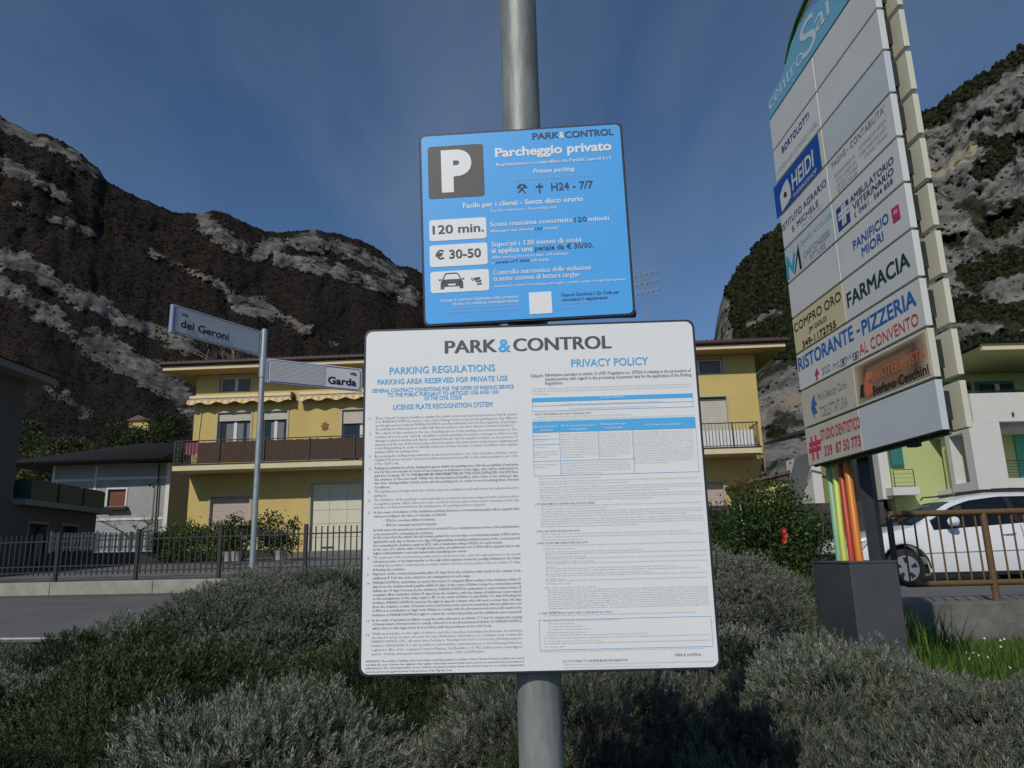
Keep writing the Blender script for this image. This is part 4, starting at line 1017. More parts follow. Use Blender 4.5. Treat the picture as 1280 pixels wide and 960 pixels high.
# ---------------------------------------------------------------- fence along the street
M['iron'] = mat('dark_iron_fence', (.018, .020, .022), .55)
FA = math.atan2(-.15, 1)
fo = Vector((-4.4, 15.9, 1.235))
fn = thing('iron_fence', 'dark iron picket fence on a low concrete kerb along the street', 'fence', fo, FA)
pk = MB().box(-.011, .011, -.011, .011, .13, 1.02)
pk0 = None
post_s = 1.92
nx0, nx1 = -14.5, 5.4
i = 0; x = nx0
while x < nx1:
    if pk0 is None: pk0 = pk.build('picket', M['iron'], fn, M=Matrix.Translation((x, 0, 0)))
    else: link('picket', pk0.data, fn, M=Matrix.Translation((x, 0, 0)))
    x += .128
for z in (.20, .33, .87):
    MB().box(nx0, nx1, -.018, .018, z-.014, z+.014).build('rail', M['iron'], fn)
for k in range(-7, 3):
    MB().box(k*post_s-.035, k*post_s+.035, -.035, .035, 0, 1.07).build('post', M['iron'], fn)
kb = thing('street_kerb_wall', 'pale concrete kerb wall below the iron fence', 'kerb wall', fo, FA)
x = -56
while x < 5.5:
    MB().box(x, x+2.39, -.32, .16, -.32, -.001).build('kerb_stone', M['kerb'], kb, bevel=.012); x += 2.4

# ---------------------------------------------------------------- yellow house
M['ochre'] = mat('ochre_render', (.48, .36, .125), .92, col2=(.56, .425, .155), nscale=.9, bump=.15, bscale=60)
M['cream'] = mat('cream_trim', (.60, .53, .33), .8, noise=.05, nscale=3)
M['roof_tile'] = mat('brown_roof_tiles', (.085, .050, .038), .85, col2=(.16, .10, .075), nscale=7)
M['shade_wood'] = mat('gutter_brown', (.05, .025, .02), .6)
M['win_frame'] = mat('white_window_frame', (.60, .60, .57), .5)
M['stone_frame'] = mat('pale_stone_surround', (.42, .38, .29), .8)
M['shutter'] = mat('cream_roller_shutter', (.50, .46, .38), .6, noise=.06, nscale=3)
M['shutter_pink'] = mat('pinkish_roller_shutter', (.44, .36, .31), .6)
M['garage'] = mat('ivory_garage_door', (.56, .54, .42), .55, noise=.03, nscale=2)
M['curtain'] = mat('net_curtain', (.16, .165, .17), .9, noise=.3, nscale=30, stretch=(6, 6, .4))
M['glass_dark'] = mat('window_glass', (.012, .014, .017), .06, spec=.6)
M['reed'] = mat('reed_screen', (.040, .022, .016), .9, col2=(.085, .05, .035), nscale=28, stretch=(3, 3, .15))
M['iron_b'] = mat('balcony_iron', (.03, .03, .03), .5)
M['awn_y'] = mat('awning_yellow', (.56, .36, .13), .85); M['awn_w'] = mat('awning_cream', (.62, .54, .38), .85)
ho = (-11.9, 27.3, 0.0); hy = R(-3.1)
ph = Plane(ho, hy)
hs = thing('yellow_house', 'long ochre yellow two storey house with a brown tiled hip roof and balconies', 'house', M=ph.M)
ph_l = lambda x, y, off=0: ph.uv(x, y, off)
HW, HD, ZG, ZE = 20.75, 11.0, 1.6, 8.49
def recess_wall(name, x0, x1, z0, z1, holes, m, parent, y0=0.0, th=.28):
    """front wall built round its openings so that windows sit in real reveals"""
    xs_ = sorted({x0, x1} | {h[0] for h in holes} | {h[2] for h in holes}); zs_ = sorted({z0, z1} | {h[1] for h in holes} | {h[3] for h in holes})
    mb = MB(); idx = {}
    def vid(x, y, z):
        k = (round(x, 4), round(y, 4), round(z, 4))
        if k not in idx: idx[k] = len(mb.v); mb.v.append((x, y, z))
        return idx[k]
    def isw(i, j):
        if i < 0 or j < 0 or i >= len(xs_)-1 or j >= len(zs_)-1: return False
        cx, cz = (xs_[i]+xs_[i+1])/2, (zs_[j]+zs_[j+1])/2
        return not any(h[0] < cx < h[2] and h[1] < cz < h[3] for h in holes)
    for i in range(len(xs_)-1):
        for j in range(len(zs_)-1):
            if not isw(i, j): continue
            a, b, c, d = xs_[i], xs_[i+1], zs_[j], zs_[j+1]
            for y in (y0, y0+th): mb.f.append((vid(a, y, c), vid(b, y, c), vid(b, y, d), vid(a, y, d)))
            for (di, dj, p, q) in ((-1, 0, (a, c), (a, d)), (1, 0, (b, c), (b, d)), (0, -1, (a, c), (b, c)), (0, 1, (a, d), (b, d))):
                if not isw(i+di, j+dj): mb.f.append((vid(p[0], y0, p[1]), vid(q[0], y0, q[1]), vid(q[0], y0+th, q[1]), vid(p[0], y0+th, p[1])))
    return mb.build(name, m, parent)
WIN = [(.89, 7.80, 2.09, 8.38, 'attic'), (18.74-.9, 7.80, 19.6, 8.38, 'attic2'), (.92, 5.10+.75, 2.17, 7.0, 'win'), (2.62, 5.85, 3.54, 7.0, 'win'), (5.62, 4.96, 7.0, 6.95, 'door'), (9.2, 5.85, 10.4, 7.0, 'win'), (12.6, 5.85, 13.8, 7.0, 'win'),
       (17.8, 4.96, 19.62, 6.95, 'shut'), (.84, 2.6, 2.30, 3.90, 'gshut'), (4.55, 1.88, 7.15, 4.28, 'garage'), (17.6, 2.6, 19.25, 3.9, 'gshut')]
recess_wall('wall', 0, HW, ZG, ZE, [(a, b, c, d) for a, b, c, d, _ in WIN], M['ochre'], hs)
MB().box(0, .28, .281, HD, ZG, ZE).box(HW-.28, HW, .281, HD, ZG, ZE).box(.281, HW-.281, HD-.28, HD, ZG, ZE).build('rear_wall', M['ochre'], hs)
MB().box(.285, HW-.285, .285, HD-.285, ZG, ZG+.1).box(.285, HW-.285, 1.2, 1.3, ZG+.1, ZE).build('inner_wall', M['glass_dark'], hs, kind='stuff')
def surround(x0, z0, x1, z1, m, w_=.07, p=.03, sill=True):
    f = MB().box(x0-w_, x0-.002, -p, .10, z0, z1+w_).box(x1+.002, x1+w_, -p, .10, z0, z1+w_).box(x0, x1, -p-.002, .10, z1+.002, z1+w_)
    return f
def window(a, b, c, d, kind):
    fr = surround(a, b, c, d, None).build('window_frame', M['stone_frame'], hs)
    w0 = MB()
    if kind in ('win', 'attic', 'attic2', 'door'):
        y = .14; mid = (a+c)/2; t_ = .05
        MB().box(a, a+t_, y, y+.06, b, d).box(c-t_, c, y, y+.06, b, d).box(a+t_, c-t_, y, y+.06, d-t_, d).box(a+t_, c-t_, y, y+.06, b, b+t_).box(mid-.06, mid+.06, y-.01, y+.06, b+t_, d-t_).build('sash', M['win_frame'], fr)
        MB().box(a+t_, mid-.06, y+.02, y+.03, b+t_, d-t_).build('pane', M['curtain'] if kind != 'door' else M['glass_dark'], fr); MB().box(mid+.06, c-t_, y+.02, y+.03, b+t_, d-t_).build('pane', M['curtain'] if kind != 'door' else M['glass_dark'], fr)
        if kind == 'win':
            MB().box(a+t_, a+t_+.22, y+.012, y+.018, b+t_, d-t_).box(mid+.3, mid+.42, y+.012, y+.018, b+t_, d-t_).build('dark_gap', M['glass_dark'], fr)
    if kind in ('win', 'door'):
        lo = d-.30 if kind == 'win' else d-.5
        s = MB(); z = lo
        while z < d-.01: s.box(a+.002, c-.002, .05, .075, z, min(z+.055, d-.003)); z += .062
        s.build('shutter', M['shutter'], fr, kind='stuff')
    if kind in ('shut', 'gshut'):
        s = MB(); z = b+.003
        while z < d-.05: s.box(a+.002, c-.002, .12, .145, z, z+.058); z += .065
        s.build('shutter', M['shutter'] if kind == 'shut' else M['shutter_pink'], fr, kind='stuff')
    if kind == 'garage':
        fr2 = fr
        nx, nz = 4, 5
        for i in range(nx):
            for j in range(nz):
                x0, x1 = a+(c-a)*i/nx, a+(c-a)*(i+1)/nx; z0, z1 = b+(d-b)*j/nz, b+(d-b)*(j+1)/nz
                MB().box(x0+(.008 if i == 0 else .0), x1-(.008 if i == nx-1 else 0), .13, .16, z0+.008, z1-.003).build('door_panel', M['garage'], fr) if False else MB().box(x0+.006, x1-.006, .13, .16, z0+.008, z1-.008).build('door_panel', M['garage'], fr)
        MB().box(a+.002, c-.002, .155, .19, b, d).build('door_leaf', M['garage'], fr)
        MB().box(a+.42, a+.85, .10, .128, b+.10, b+.15).build('door_handle', M['iron_b'], fr)
for wdw in WIN: window(*wdw)
# eaves, roof
ov = .85
MB().box(-ov, HW+ov, -ov, HD+ov, ZE+.005, ZE+.12).build('eaves_board', M['ochre'], hs)
MB().box(-ov-.03, HW+ov+.03, -ov-.03, -ov-.002, ZE+.0, ZE+.14).box(-ov-.03, -ov-.002, -ov, HD+ov, ZE, ZE+.14).box(HW+ov+.002, HW+ov+.03, -ov, HD+ov, ZE, ZE+.14).build('fascia', M['cream'], hs)
MB().tube([(-ov-.1, -ov-.10, ZE+.23), (HW+ov+.1, -ov-.10, ZE+.23)], .07, 10).build('gutter', M['shade_wood'], hs, smooth=True)
MB().tube([(-ov-.10, -ov-.1, ZE+.23), (-ov-.10, HD+ov, ZE+.23)], .07, 10).build('gutter', M['shade_wood'], hs, smooth=True)
MB().tube([(HW+ov+.10, -ov-.1, ZE+.23), (HW+ov+.10, HD+ov, ZE+.23)], .07, 10).build('gutter', M['shade_wood'], hs, smooth=True)
zr = ZE+.26; hgt = 1.55; rx = HD/2+ov
rf = MB().add([(-ov-.05, -ov-.05, zr), (HW+ov+.05, -ov-.05, zr), (HW+ov+.05, HD+ov+.05, zr), (-ov-.05, HD+ov+.05, zr), (-ov+rx, HD/2, zr+hgt), (HW+ov-rx, HD/2, zr+hgt)], [(0, 1, 5, 4), (1, 2, 5), (2, 3, 4, 5), (3, 0, 4), (0, 3, 2, 1)]).build('roof', M['roof_tile'], hs)
tl_ = MB(); x = -ov
sl = hgt/rx
while x < HW+ov:
    run = min(rx, x+ov+.02, HW+ov-x+.02)
    tl_.tube([(x, -ov-.09, zr+.02), (x, -ov+run, zr+.02+run*sl)], .062, 6); x += .19
y = -ov
while y < HD+ov:
    run = min(rx, y+ov+.02, HD+ov-y+.02)
    tl_.tube([(-ov-.09, y, zr+.02), (-ov+run, y, zr+.02+run*sl)], .062, 6); tl_.tube([(HW+ov+.09, y, zr+.02), (HW+ov-run, y, zr+.02+run*sl)], .062, 6); y += .19
tl_.build('roof_tile', M['roof_tile'], hs, smooth=True, kind='stuff')
# balconies
bd = 1.2
zs0, zs1 = 4.74, 4.93
def balcony(x0, x1, reed):
    MB().box(x0, x1, -bd, -.002, zs0, zs1).build('balcony_slab', M['cream'], hs)
    MB().box(x0-.02, x1+.02, -bd-.03, -.004, zs1+.002, zs1+.03).build('slab_edge', M['iron_b'], hs)
    rz0, rz1 = zs1+.08, zs1+.86
    MB().tube([(x0+.03, -.01, rz1), (x0+.03, -bd+.03, rz1), (x1-.03, -bd+.03, rz1), (x1-.03, -.01, rz1)], .02, 6).build('handrail', M['iron_b'], hs)
    MB().tube([(x0+.03, -.01, rz0), (x0+.03, -bd+.03, rz0), (x1-.03, -bd+.03, rz0), (x1-.03, -.01, rz0)], .015, 6).build('handrail', M['iron_b'], hs)
    b_ = MB(); x = x0+.03; k = 0
    while x < x1:
        if k % 14 == 0: MB().box(x-.02, x+.02, -bd+.01, -bd+.05, zs1+.03, rz1+.02).build('balcony_post', M['iron_b'], hs)
        elif not reed or x < x0+.8: b_.box(x-.006, x+.006, -bd+.024, -bd+.036, rz0, rz1)
        x += .115; k += 1
    y = -bd+.1
    while y < 0: b_.box(x0+.02, x0+.035, y, y+.012, rz0, rz1).box(x1-.035, x1-.02, y, y+.012, rz0, rz1); y += .115
    b_.build('baluster', M['iron_b'], hs, kind='stuff')
balcony(-.06, 9.2, True); balcony(14.6, HW-.38, False)
rs = MB(); x = .78
while x < 9.1:
    w_ = .10+.05*random.random(); rs.box(x, x+w_-.004, -bd+.055+random.random()*.01, -bd+.075+random.random()*.01, zs1+.06, zs1+.80+random.uniform(-.015, .015)); x += w_
rs.build('reed_screen', M['reed'], hs, kind='stuff')
M['white_sheet'] = mat('white_balcony_sheet', (.62, .62, .62), .8)
s = MB(); x = 17.6
while x < HW-.6: s.box(x, x+.19, -bd+.10, -bd+.12, zs1+.05, zs1+.62); x += .2
s.build('balcony_sheet', M['white_sheet'], hs)
# right balcony ornament: lyre-shaped scrolls
sc = MB()
for k in range(3):
    x = 16.3 + k*.42
    sc.tube([(x, -bd+.02, zs1+.1), (x+.12, -bd+.02, zs1+.45), (x+.02, -bd+.02, zs1+.8)], .008, 4).tube([(x+.36, -bd+.02, zs1+.1), (x+.24, -bd+.02, zs1+.45), (x+.34, -bd+.02, zs1+.8)], .008, 4)
sc.build('scroll', M['iron_b'], hs, kind='stuff')
# awnings, half rolled with wavy valance
def awning(x0, x1, label):
    p = bpy.data.objects.new('awning', None); COL.objects.link(p); p.parent = hs; p.matrix_local = Matrix.Translation((x0, 0, 7.48)); p['label'] = label; L = x1-x0
    MB().box(0, L, -.20, -.002, .06, .17).build('cassette', M['awn_w'], p, bevel=.02)
    n_ = int(L/.125); 
    for col, par in ((M['awn_y'], 0), (M['awn_w'], 1)):
        mb = MB()
        for k in range(n_):
            if k % 2 != par: continue
            xa, xb = L*k/n_, L*(k+1)/n_
            def zlow(x): return -.17 - .05*math.sin(x*9.5)
            ya, yb = -.16-.03*math.sin(xa*19), -.16-.03*math.sin(xb*19)
            mb.add([(xa, -.10, .06), (xb, -.10, .06), (xb, -.34, -.03), (xa, -.34, -.03), (xb, -.36+yb*.1, zlow(xb)), (xa, -.36+ya*.1, zlow(xa))], [(0, 1, 2, 3), (3, 2, 4, 5)])
        mb.build('valance_stripe', col, p, kind='stuff')
    MB().tube([(0, -.34, -.03), (L, -.34, -.03)], .015, 6).build('front_bar', M['awn_w'], p)
    MB().box(L-.04, L, -.36, -.002, -.10, .17).build('end_arm', M['iron_b'], p)
awning(-.15, 3.80, 'striped yellow awning over the two curtained upper windows of the yellow house')
awning(4.0, 8.2, 'striped yellow awning over the balcony door of the yellow house')
# wall ornament, downpipe, pots
o_ = MB(); n = 14
pts = [((.10+.05*(k % 2))*math.cos(2*math.pi*k/n), (.12+.06*(k % 2))*math.sin(2*math.pi*k/n)) for k in range(n)]
M['terra'] = mat('terracotta', (.24, .09, .04), .8, noise=.2, nscale=10)
so = o_.prism(pts, -.03, 0, 'y').build('sun_ornament', M['terra'], None, M=ph.M @ Matrix.Translation((4.98, -.003, 6.37)))
tag(so, 'small terracotta sun ornament on the yellow wall above the balcony', 'ornament')
MB().tube([(HW-.1, -.07, 4.7), (HW-.1, -.07, 1.7)], .04, 8).build('downpipe', M['shade_wood'], hs)
MB().tube([(.28, -.03, 7.3), (.22, -.03, 5.9)], .018, 6).build('pipe', M['cream'], hs)
# ---- chimneys and aerials
def aerial(x, y, z, h, label, lean=0):
    a = thing('tv_aerial', label, 'aerial', M=ph.M @ Matrix.Translation((x, y, z)))
    MB().tube([(0, 0, 0), (lean, 0, h)], .025, 6).build('mast', M['galv'], a)
    b_ = MB()
    for k, zz in enumerate((h*.98, h*.84, h*.7)):
        b_ = MB().tube([(lean-.7, 0, zz-.08), (lean+.65, 0, zz+.18)], .02, 5); b_.build('boom', M['orange_paint_a'], a)
    e = MB()
    for zz in (h*.98, h*.84, h*.7):
        for k in range(6):
            xx = -.6+k*.24; e.tube([(lean+xx, -.22, zz+xx*.19), (lean+xx, .22, zz+xx*.19)], .01, 4)
    e.build('element', M['galv_new'], a, kind='stuff')
M['orange_paint_a'] = mat('faded_orange_aerial', (.42, .33, .28), .6)
q = ph_l(809, 355, 5.0)
aerial(q[0]-.1, 5.0, zr+1.9, max(1.2, q[1]+.5-(zr+1.9)), 'television aerial with three booms on the roof of the yellow house')

# ---------------------------------------------------------------- grey house further back on the left
M['greyr'] = mat('light_grey_render', (.27, .275, .27), .95, col2=(.34, .345, .34), nscale=1.2, bump=.4, bscale=25)
M['wtrim'] = mat('white_trim', (.60, .60, .58), .8)
M['slate'] = mat('dark_slate_roof', (.020, .019, .020), .8, noise=.3, nscale=4)
M['rust'] = mat('rust_brown_shutter', (.17, .055, .025), .7, noise=.15, nscale=6)
gh = thing('grey_house', 'small grey rendered house with white corner bands and a dark hipped roof', 'house', (-19.85, 32, 0), R(1.0))
recess_wall('wall', 0, 5.0, 1.5, 5.85, [(2.42, 4.02, 3.18, 4.74)], M['greyr'], gh)
MB().box(0, .25, .281, 8, 1.5, 5.85).box(4.75, 5.0, .281, 8, 1.5, 5.85).box(.251, 4.749, 7.75, 8, 1.5, 5.85).build('rear_wall', M['greyr'], gh)
MB().box(-.03, .09, -.03, -.002, 1.5, 5.84).build('corner_band', M['wtrim'], gh); MB().box(4.86, 5.03, -.03, -.002, 1.5, 5.84).build('corner_band', M['wtrim'], gh)
MB().box(.10, 1.78, -.025, -.002, 5.12, 5.22).build('string_band', M['wtrim'], gh); MB().box(1.90, 4.85, -.025, -.002, 5.16, 5.26).build('string_band', M['wtrim'], gh); MB().box(1.79, 1.89, -.028, -.002, 2.4, 5.75).build('corner_band', M['wtrim'], gh)
MB().box(1.9, 4.85, -.04, -.002, 3.42, 3.52).build('string_band', M['wtrim'], gh)
f = surround(2.42, 4.02, 3.18, 4.74, None, .07, .03).build('window_frame', M['wtrim'], gh)
s = MB(); z = 4.03
while z < 4.7: s.box(2.43, 3.17, .08, .10, z, z+.05); z += .058
s.build('shutter', M['rust'], f, kind='stuff')
MB().box(2.4, 3.35, -.28, -.003, 3.86, 3.98).build('window_box', M['slate'], gh)
MB().tube([(4.55, -.1, 5.8), (4.6, -.1, 2.0)], .035, 8).build('downpipe', M['iron'], gh)
MB().add([(-1.6, -1.2, 5.78), (5.15, -1.2, 5.90), (5.15, 9, 5.90), (-1.6, 9, 5.78), (1.7, 3.9, 7.25), (4.6, 3.9, 7.3)], [(0, 1, 5, 4), (1, 2, 5), (2, 3, 4, 5), (3, 0, 4), (0, 3, 2, 1)]).build('roof', M['slate'], gh)
rt = MB()
for k in range(36):
    f_ = k/35; rt.tube([(-1.6+6.75*f_, -1.22, 5.80+.12*f_), (1.7+2.9*f_, 3.85, 7.28)], .04, 4)
rt.build('roof_rib', M['slate'], gh, kind='stuff')
lp = thing('lamp_post', 'thin grey lamp post in front of the grey house', 'lamp post', (at(190, 650, 29).x, 29, 1.9))
MB().tube([(0, 0, 0), (0, 0, 2.55)], .04, 8).build('post', M['galv'], lp); MB().tube([(0, 0, 2.55), (-.12, 0, 2.72), (-.22, 0, 2.70)], [.04, .05, .10], 8).build('lamp_head', M['iron'], lp)

# ---------------------------------------------------------------- dark building at the left edge, its right side in shade
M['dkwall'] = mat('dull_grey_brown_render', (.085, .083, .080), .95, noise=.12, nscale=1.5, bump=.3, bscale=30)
M['dktrim'] = mat('grey_trim', (.16, .17, .175), .8)
M['planter'] = mat('green_planter', (.03, .055, .045), .6)
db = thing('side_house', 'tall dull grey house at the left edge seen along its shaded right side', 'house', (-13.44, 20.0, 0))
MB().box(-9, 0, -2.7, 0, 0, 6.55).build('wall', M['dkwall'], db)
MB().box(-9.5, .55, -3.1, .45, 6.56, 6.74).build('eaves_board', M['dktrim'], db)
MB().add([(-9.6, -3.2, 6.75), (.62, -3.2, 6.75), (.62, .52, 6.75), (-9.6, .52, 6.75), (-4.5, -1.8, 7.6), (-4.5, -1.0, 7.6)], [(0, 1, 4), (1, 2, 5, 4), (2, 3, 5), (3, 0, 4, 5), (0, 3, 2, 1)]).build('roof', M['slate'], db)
an = thing('side_annex', 'low dark annex with a roof terrace and green planters behind the tall grey house', 'annex', (-13.45, 20.01, 0), R(3.0))
recess_wall('wall', .0, 4.6, 1.0, 3.2, [(.9, 1.9, 1.8, 2.75), (2.6, 1.9, 3.5, 2.75)], M['dkwall'], an)
an.rotation_euler = (0, 0, R(93.0))
MB().box(0, 4.6, .281, 6, 1.0, 3.19).build('rear_wall', M['dkwall'], an)
MB().box(-.0, 4.9, -.35, 6, 3.205, 3.36).build('terrace_slab', M['dktrim'], an)
for a_, b_ in ((.9, 1.8), (2.6, 3.5)): surround(a_, 1.9, b_, 2.75, None, .07, .03).build('window_frame', M['dktrim'], an)
for k in range(3):
    pl_ = thing('terrace_planter', ['dark green planter box nearest the tall house on the annex terrace', 'middle dark green planter box on the annex terrace', 'dark green planter box at the far end of the annex terrace'][k], 'planter', M=an.matrix_world if False else Matrix.Translation((-13.45, 20.01, 0)) @ Matrix.Rotation(R(93), 4, 'Z') @ Matrix.Translation((.5+k*1.42, -.2, 3.362)), group='planters on the annex terrace')
    MB().box(0, 1.3, 0, .5, 0, .55).build('box', M['planter'], pl_, bevel=.02); MB().box(.05, 1.25, .05, .45, .551, .58).build('soil', M['soil'], pl_)
    if k < 2: MB().box(1.31, 1.41, .1, .3, 0, .6).build('end_post', M['wtrim'], pl_)

# garden fences in front of the grey house
M['pale_wood'] = mat('pale_picket_paint', (.62, .57, .45), .8, noise=.2, nscale=6)
M['shade_blue_rail'] = mat('shade_tinted_rail', (.10, .15, .16), .6)  # pale fence continued leftwards, its bluish shade put into the colour
M['dk_conc'] = mat('dark_garden_wall', (.05, .045, .04), .95, noise=.3, nscale=3)
gf = thing('garden_fence', 'pale picket garden fence on a dark wall in front of the grey house', 'fence', (-13.2, 21.5, 0), R(24))
MB().box(0, 6.4, 0, .25, 1.2, 1.93).build('dark_wall', M['dk_conc'], gf)
p0_ = MB().box(-.022, .022, 0, .02, 1.98, 2.50); q0 = None; x = .06
while x < 6.2:
    if q0 is None: q0 = p0_.build('picket', M['pale_wood'], gf, M=Matrix.Translation((x, 0.02, 0)))
    else: link('picket', q0.data, gf, M=Matrix.Translation((x, .02, random.uniform(-.02, .02))))
    x += .088
for z in (2.06, 2.38): MB().box(0, 6.3, .045, .07, z, z+.05).build('rail', M['pale_wood'], gf)
for x in (0, 1.15, 2.3, 3.4, 4.6, 5.8): MB().box(x-.03, x+.03, -.03, .015, 1.94, 2.55).build('post', M['pale_wood'], gf)
gf2 = thing('garden_fence', 'rail fence with bluish shade put into its colour, on a dark wall left of the pale pickets', 'fence', (-18.7, 20.5, 0), R(10))
MB().box(0, 5.35, 0, .25, 1.1, 1.85).build('dark_wall', M['dk_conc'], gf2)
q0 = None; x = .1
while x < 5.3:
    if q0 is None: q0 = MB().box(-.03, .03, 0, .02, 1.88, 2.42).build('picket', M['shade_blue_rail'], gf2, M=Matrix.Translation((x, .02, 0)))
    else: link('picket', q0.data, gf2, M=Matrix.Translation((x, .02, 0)))
    x += .15
for z in (1.95, 2.36): MB().box(0, 5.35, .045, .07, z, z+.05).build('rail', M['shade_blue_rail'], gf2)
for x in (1.2, 2.9, 4.2, 5.3): MB().box(x-.04, x+.04, -.03, .015, 1.7, 2.5).build('post', M['dktrim'], gf2)

# ---------------------------------------------------------------- lime green building on the right
M['lime'] = mat('lime_render', (.40, .46, .20), .9, noise=.03, nscale=2, bump=.1, bscale=50)
M['lime2'] = mat('yellow_lime_render', (.52, .55, .24), .9, noise=.03, nscale=2)
M['olive'] = mat('olive_render', (.20, .20, .065), .9)
M['offwhite'] = mat('off_white_render', (.56, .55, .52), .9, noise=.04, nscale=1.5, bump=.1, bscale=40)
M['turq'] = mat('turquoise_shutter', (.07, .36, .26), .6, noise=.04, nscale=5)
M['turq_dk'] = mat('deep_turquoise_shutter', (.03, .16, .13), .5)
lb = thing('lime_building', 'modern lime green apartment building with off-white balcony frames and turquoise shutters', 'building', (0, 19, 0))
X0_, X1_ = 11.74, 20.0
# front frame
MB().box(X0_+.15, X1_, 0, .35, 4.62, 5.38).build('parapet', M['offwhite'], lb)
MB().box(X0_+.02, X0_+.80, .0, .35, 2.92, 4.618).build('pier', M['offwhite'], lb)
MB().box(X0_+.802, X1_, 0, .35, 2.92, 3.16).build('balcony_front', M['offwhite'], lb)
MB().box(X0_+.15, X1_, .352, 2.2, 4.50, 4.70).build('balcony_slab', M['offwhite'], lb)
MB().box(X0_+.15, X1_, .352, 2.2, 2.92, 3.05).build('balcony_slab', M['offwhite'], lb)
# back wall of the loggias
recess_wall('loggia_wall', X0_+.3, X1_, 1.0, 6.28, [], M['lime2'], lb, y0=1.6)
sx_ = at(1243, 560, 20.55).x; sx2 = at(1270, 560, 20.55).x
for x, w_ in ((sx_, at(1253.5, 560, 20.55).x-sx_), (sx2, .8), (sx2+1.7, .8), (sx2+3.4, .8)):
    MB().box(x, x+w_, 1.55, 1.598, 3.1, 4.5).build('shutter', M['turq'], lb)
for x in (11.95, 13.15, 14.6, 16.2):
    fr = MB().box(x-.06, x+.98, 1.50, 1.597, 5.0, 6.02).build('window_frame', M['turq_dk'], lb)
    MB().box(x, x+.40, 1.47, 1.499, 4.98, 5.93).build('pane', M['glass_dark'], fr); MB().box(x+.42, x+.54, 1.46, 1.499, 4.98, 5.93).build('sash', M['win_frame'], fr); MB().box(x+.56, x+.92, 1.47, 1.499, 4.98, 5.93).build('pane', M['glass_dark'], fr)
MB().tube([(X0_+.2, .1, 5.44), (X1_, .1, 5.44)], .02, 6).build('handrail', M['iron_b'], lb)
MB().box(X0_+.1, X1_, -.9, 2.6, 6.30, 6.42).build('eaves_board', M['lime2'], lb); MB().box(X0_+.05, X1_, -1.0, -.902, 6.28, 6.45).build('fascia', M['cream'], lb)
MB().add([(X0_, -1.1, 6.46), (X1_, -1.1, 6.46), (X1_, 9, 6.46), (X0_, 9, 6.46), (X0_+4, 4, 7.3), (X1_, 4, 7.3)], [(0, 1, 5, 4), (1, 2, 5), (2, 3, 4, 5), (3, 0, 4), (0, 3, 2, 1)]).build('roof', M['slate'], lb)
def rail(x0, x1, y, z0, z1, nb, parent, n_=6):
    MB().tube([(x0, y, z0), (x0, y, z1), (x1, y, z1), (x1, y, z0)], .014, 6).build('balcony_rail', M['iron_b'], parent)
    for k in range(1, n_): MB().tube([(x0, y, z0+(z1-z0)*k/n_), (x1, y, z0+(z1-z0)*k/n_)], .005, 4).build('rail_wire', M['iron_b'], parent)
rail(X0_+.86, 13.8, .12, 3.165, 3.62, 0, lb)
wl2 = MB().tube([(12.75, 1.5, 4.28), (12.95, 1.5, 4.30), (12.95, 1.5, 4.24), (12.75, 1.5, 4.22)], .03, 6).build('wall_lamp', M['iron_b'], lb)
MB().box(12.9, 12.94, -.04, -.002, 4.75, 4.85).build('vent', M['iron_b'], lb)
# side face going away to the left, with its opening
sd_ = Plane((X0_, 19.02, 0), R(180+90-13+0)); 
import mathutils
sa = Vector((X0_, 19.0, 0)); sb = Vector((11.78, 20.2, 0))
Ms = frameM(sb, (sa-sb).normalized(), Vector(((sb-sa).normalized().y, -(sb-sa).normalized().x, 0)), Vector((0, 0, 1)))
Ls = (sa-sb).length
side = MB()
def Bs(x0, x1, z0, z1, m, name, y0=0.0, y1=.3, parent=lb): return MB().box(x0, x1, y0, y1, z0, z1).build(name, m, parent, M=parent.matrix_world.inverted() @ Ms)
lb.matrix_world = Matrix.Translation((0, 19, 0)); bpy.context.view_layer.update()
Bs(0, .20, 2.9, 4.61, M['offwhite'], 'side_frame'); Bs(.202, Ls-.32, 2.9, 3.12, M['offwhite'], 'side_frame'); Bs(.202, Ls-.32, 4.4, 4.61, M['offwhite'], 'side_frame'); Bs(Ls-.318, Ls, 2.9, 4.61, M['offwhite'], 'side_frame')
LW = MB().box(at(1112, 575, 21.2).x, at(1200, 575, 21.2).x, 2.2, 2.5, .9, 6.0).build('side_wall', M['lime'], lb)
z_ = 21.98
fr = MB().box(at(1113, 575, 21.15).x, at(1129, 575, 21.15).x, 2.13, 2.198, 3.75, 4.9).build('window_frame', M['turq_dk'], lb)
MB().box(at(1115, 575, 21.12).x, at(1127, 575, 21.12).x, 2.115, 2.129, 3.8, 4.85).build('shutter', M['turq_dk'], fr)
# white balcony box of the left wing
lw = thing('lime_building_wing', 'left wing of the lime building with a white balcony slab and grey pier', 'building', (0, 21.2, 0))
MB().box(at(1117, 615, 20.65).x, at(1150, 615, 20.65).x, -.55, -.002, 2.92, 3.14).build('balcony_slab', M['offwhite'], lw)
MB().box(at(1100, 590, 21.1).x, at(1112, 590, 21.1).x, -.1, .72, 2.85, 5.2).build('pier', M['offwhite'], lw)
rail(at(1118, 600, 20.7).x, at(1143, 600, 20.7).x, -.5, 3.15, 3.62, 0, lw, 4)
MB().box(8.9, 9.92, .9, 1.2, .9, 5.0).build('side_wall', M['olive'], lw)
MB().box(9.0, 10.25, -.1, .85, 2.62, 2.74).build('canopy', M['iron_b'], lw)
la = MB()
for k in range(11):
    la.box(9.2+k*.085, 9.235+k*.085, .2, .23, 1.0, 2.6).box(9.2, 10.1, .231, .25, 1.1+k*.14, 1.135+k*.14)
la.build('lattice', M['shade_wood'], lw, kind='stuff')
MB().box(9.2, 12.0, .3, .35, .9, 2.6).build('dark_opening', M['glass_dark'], lw)
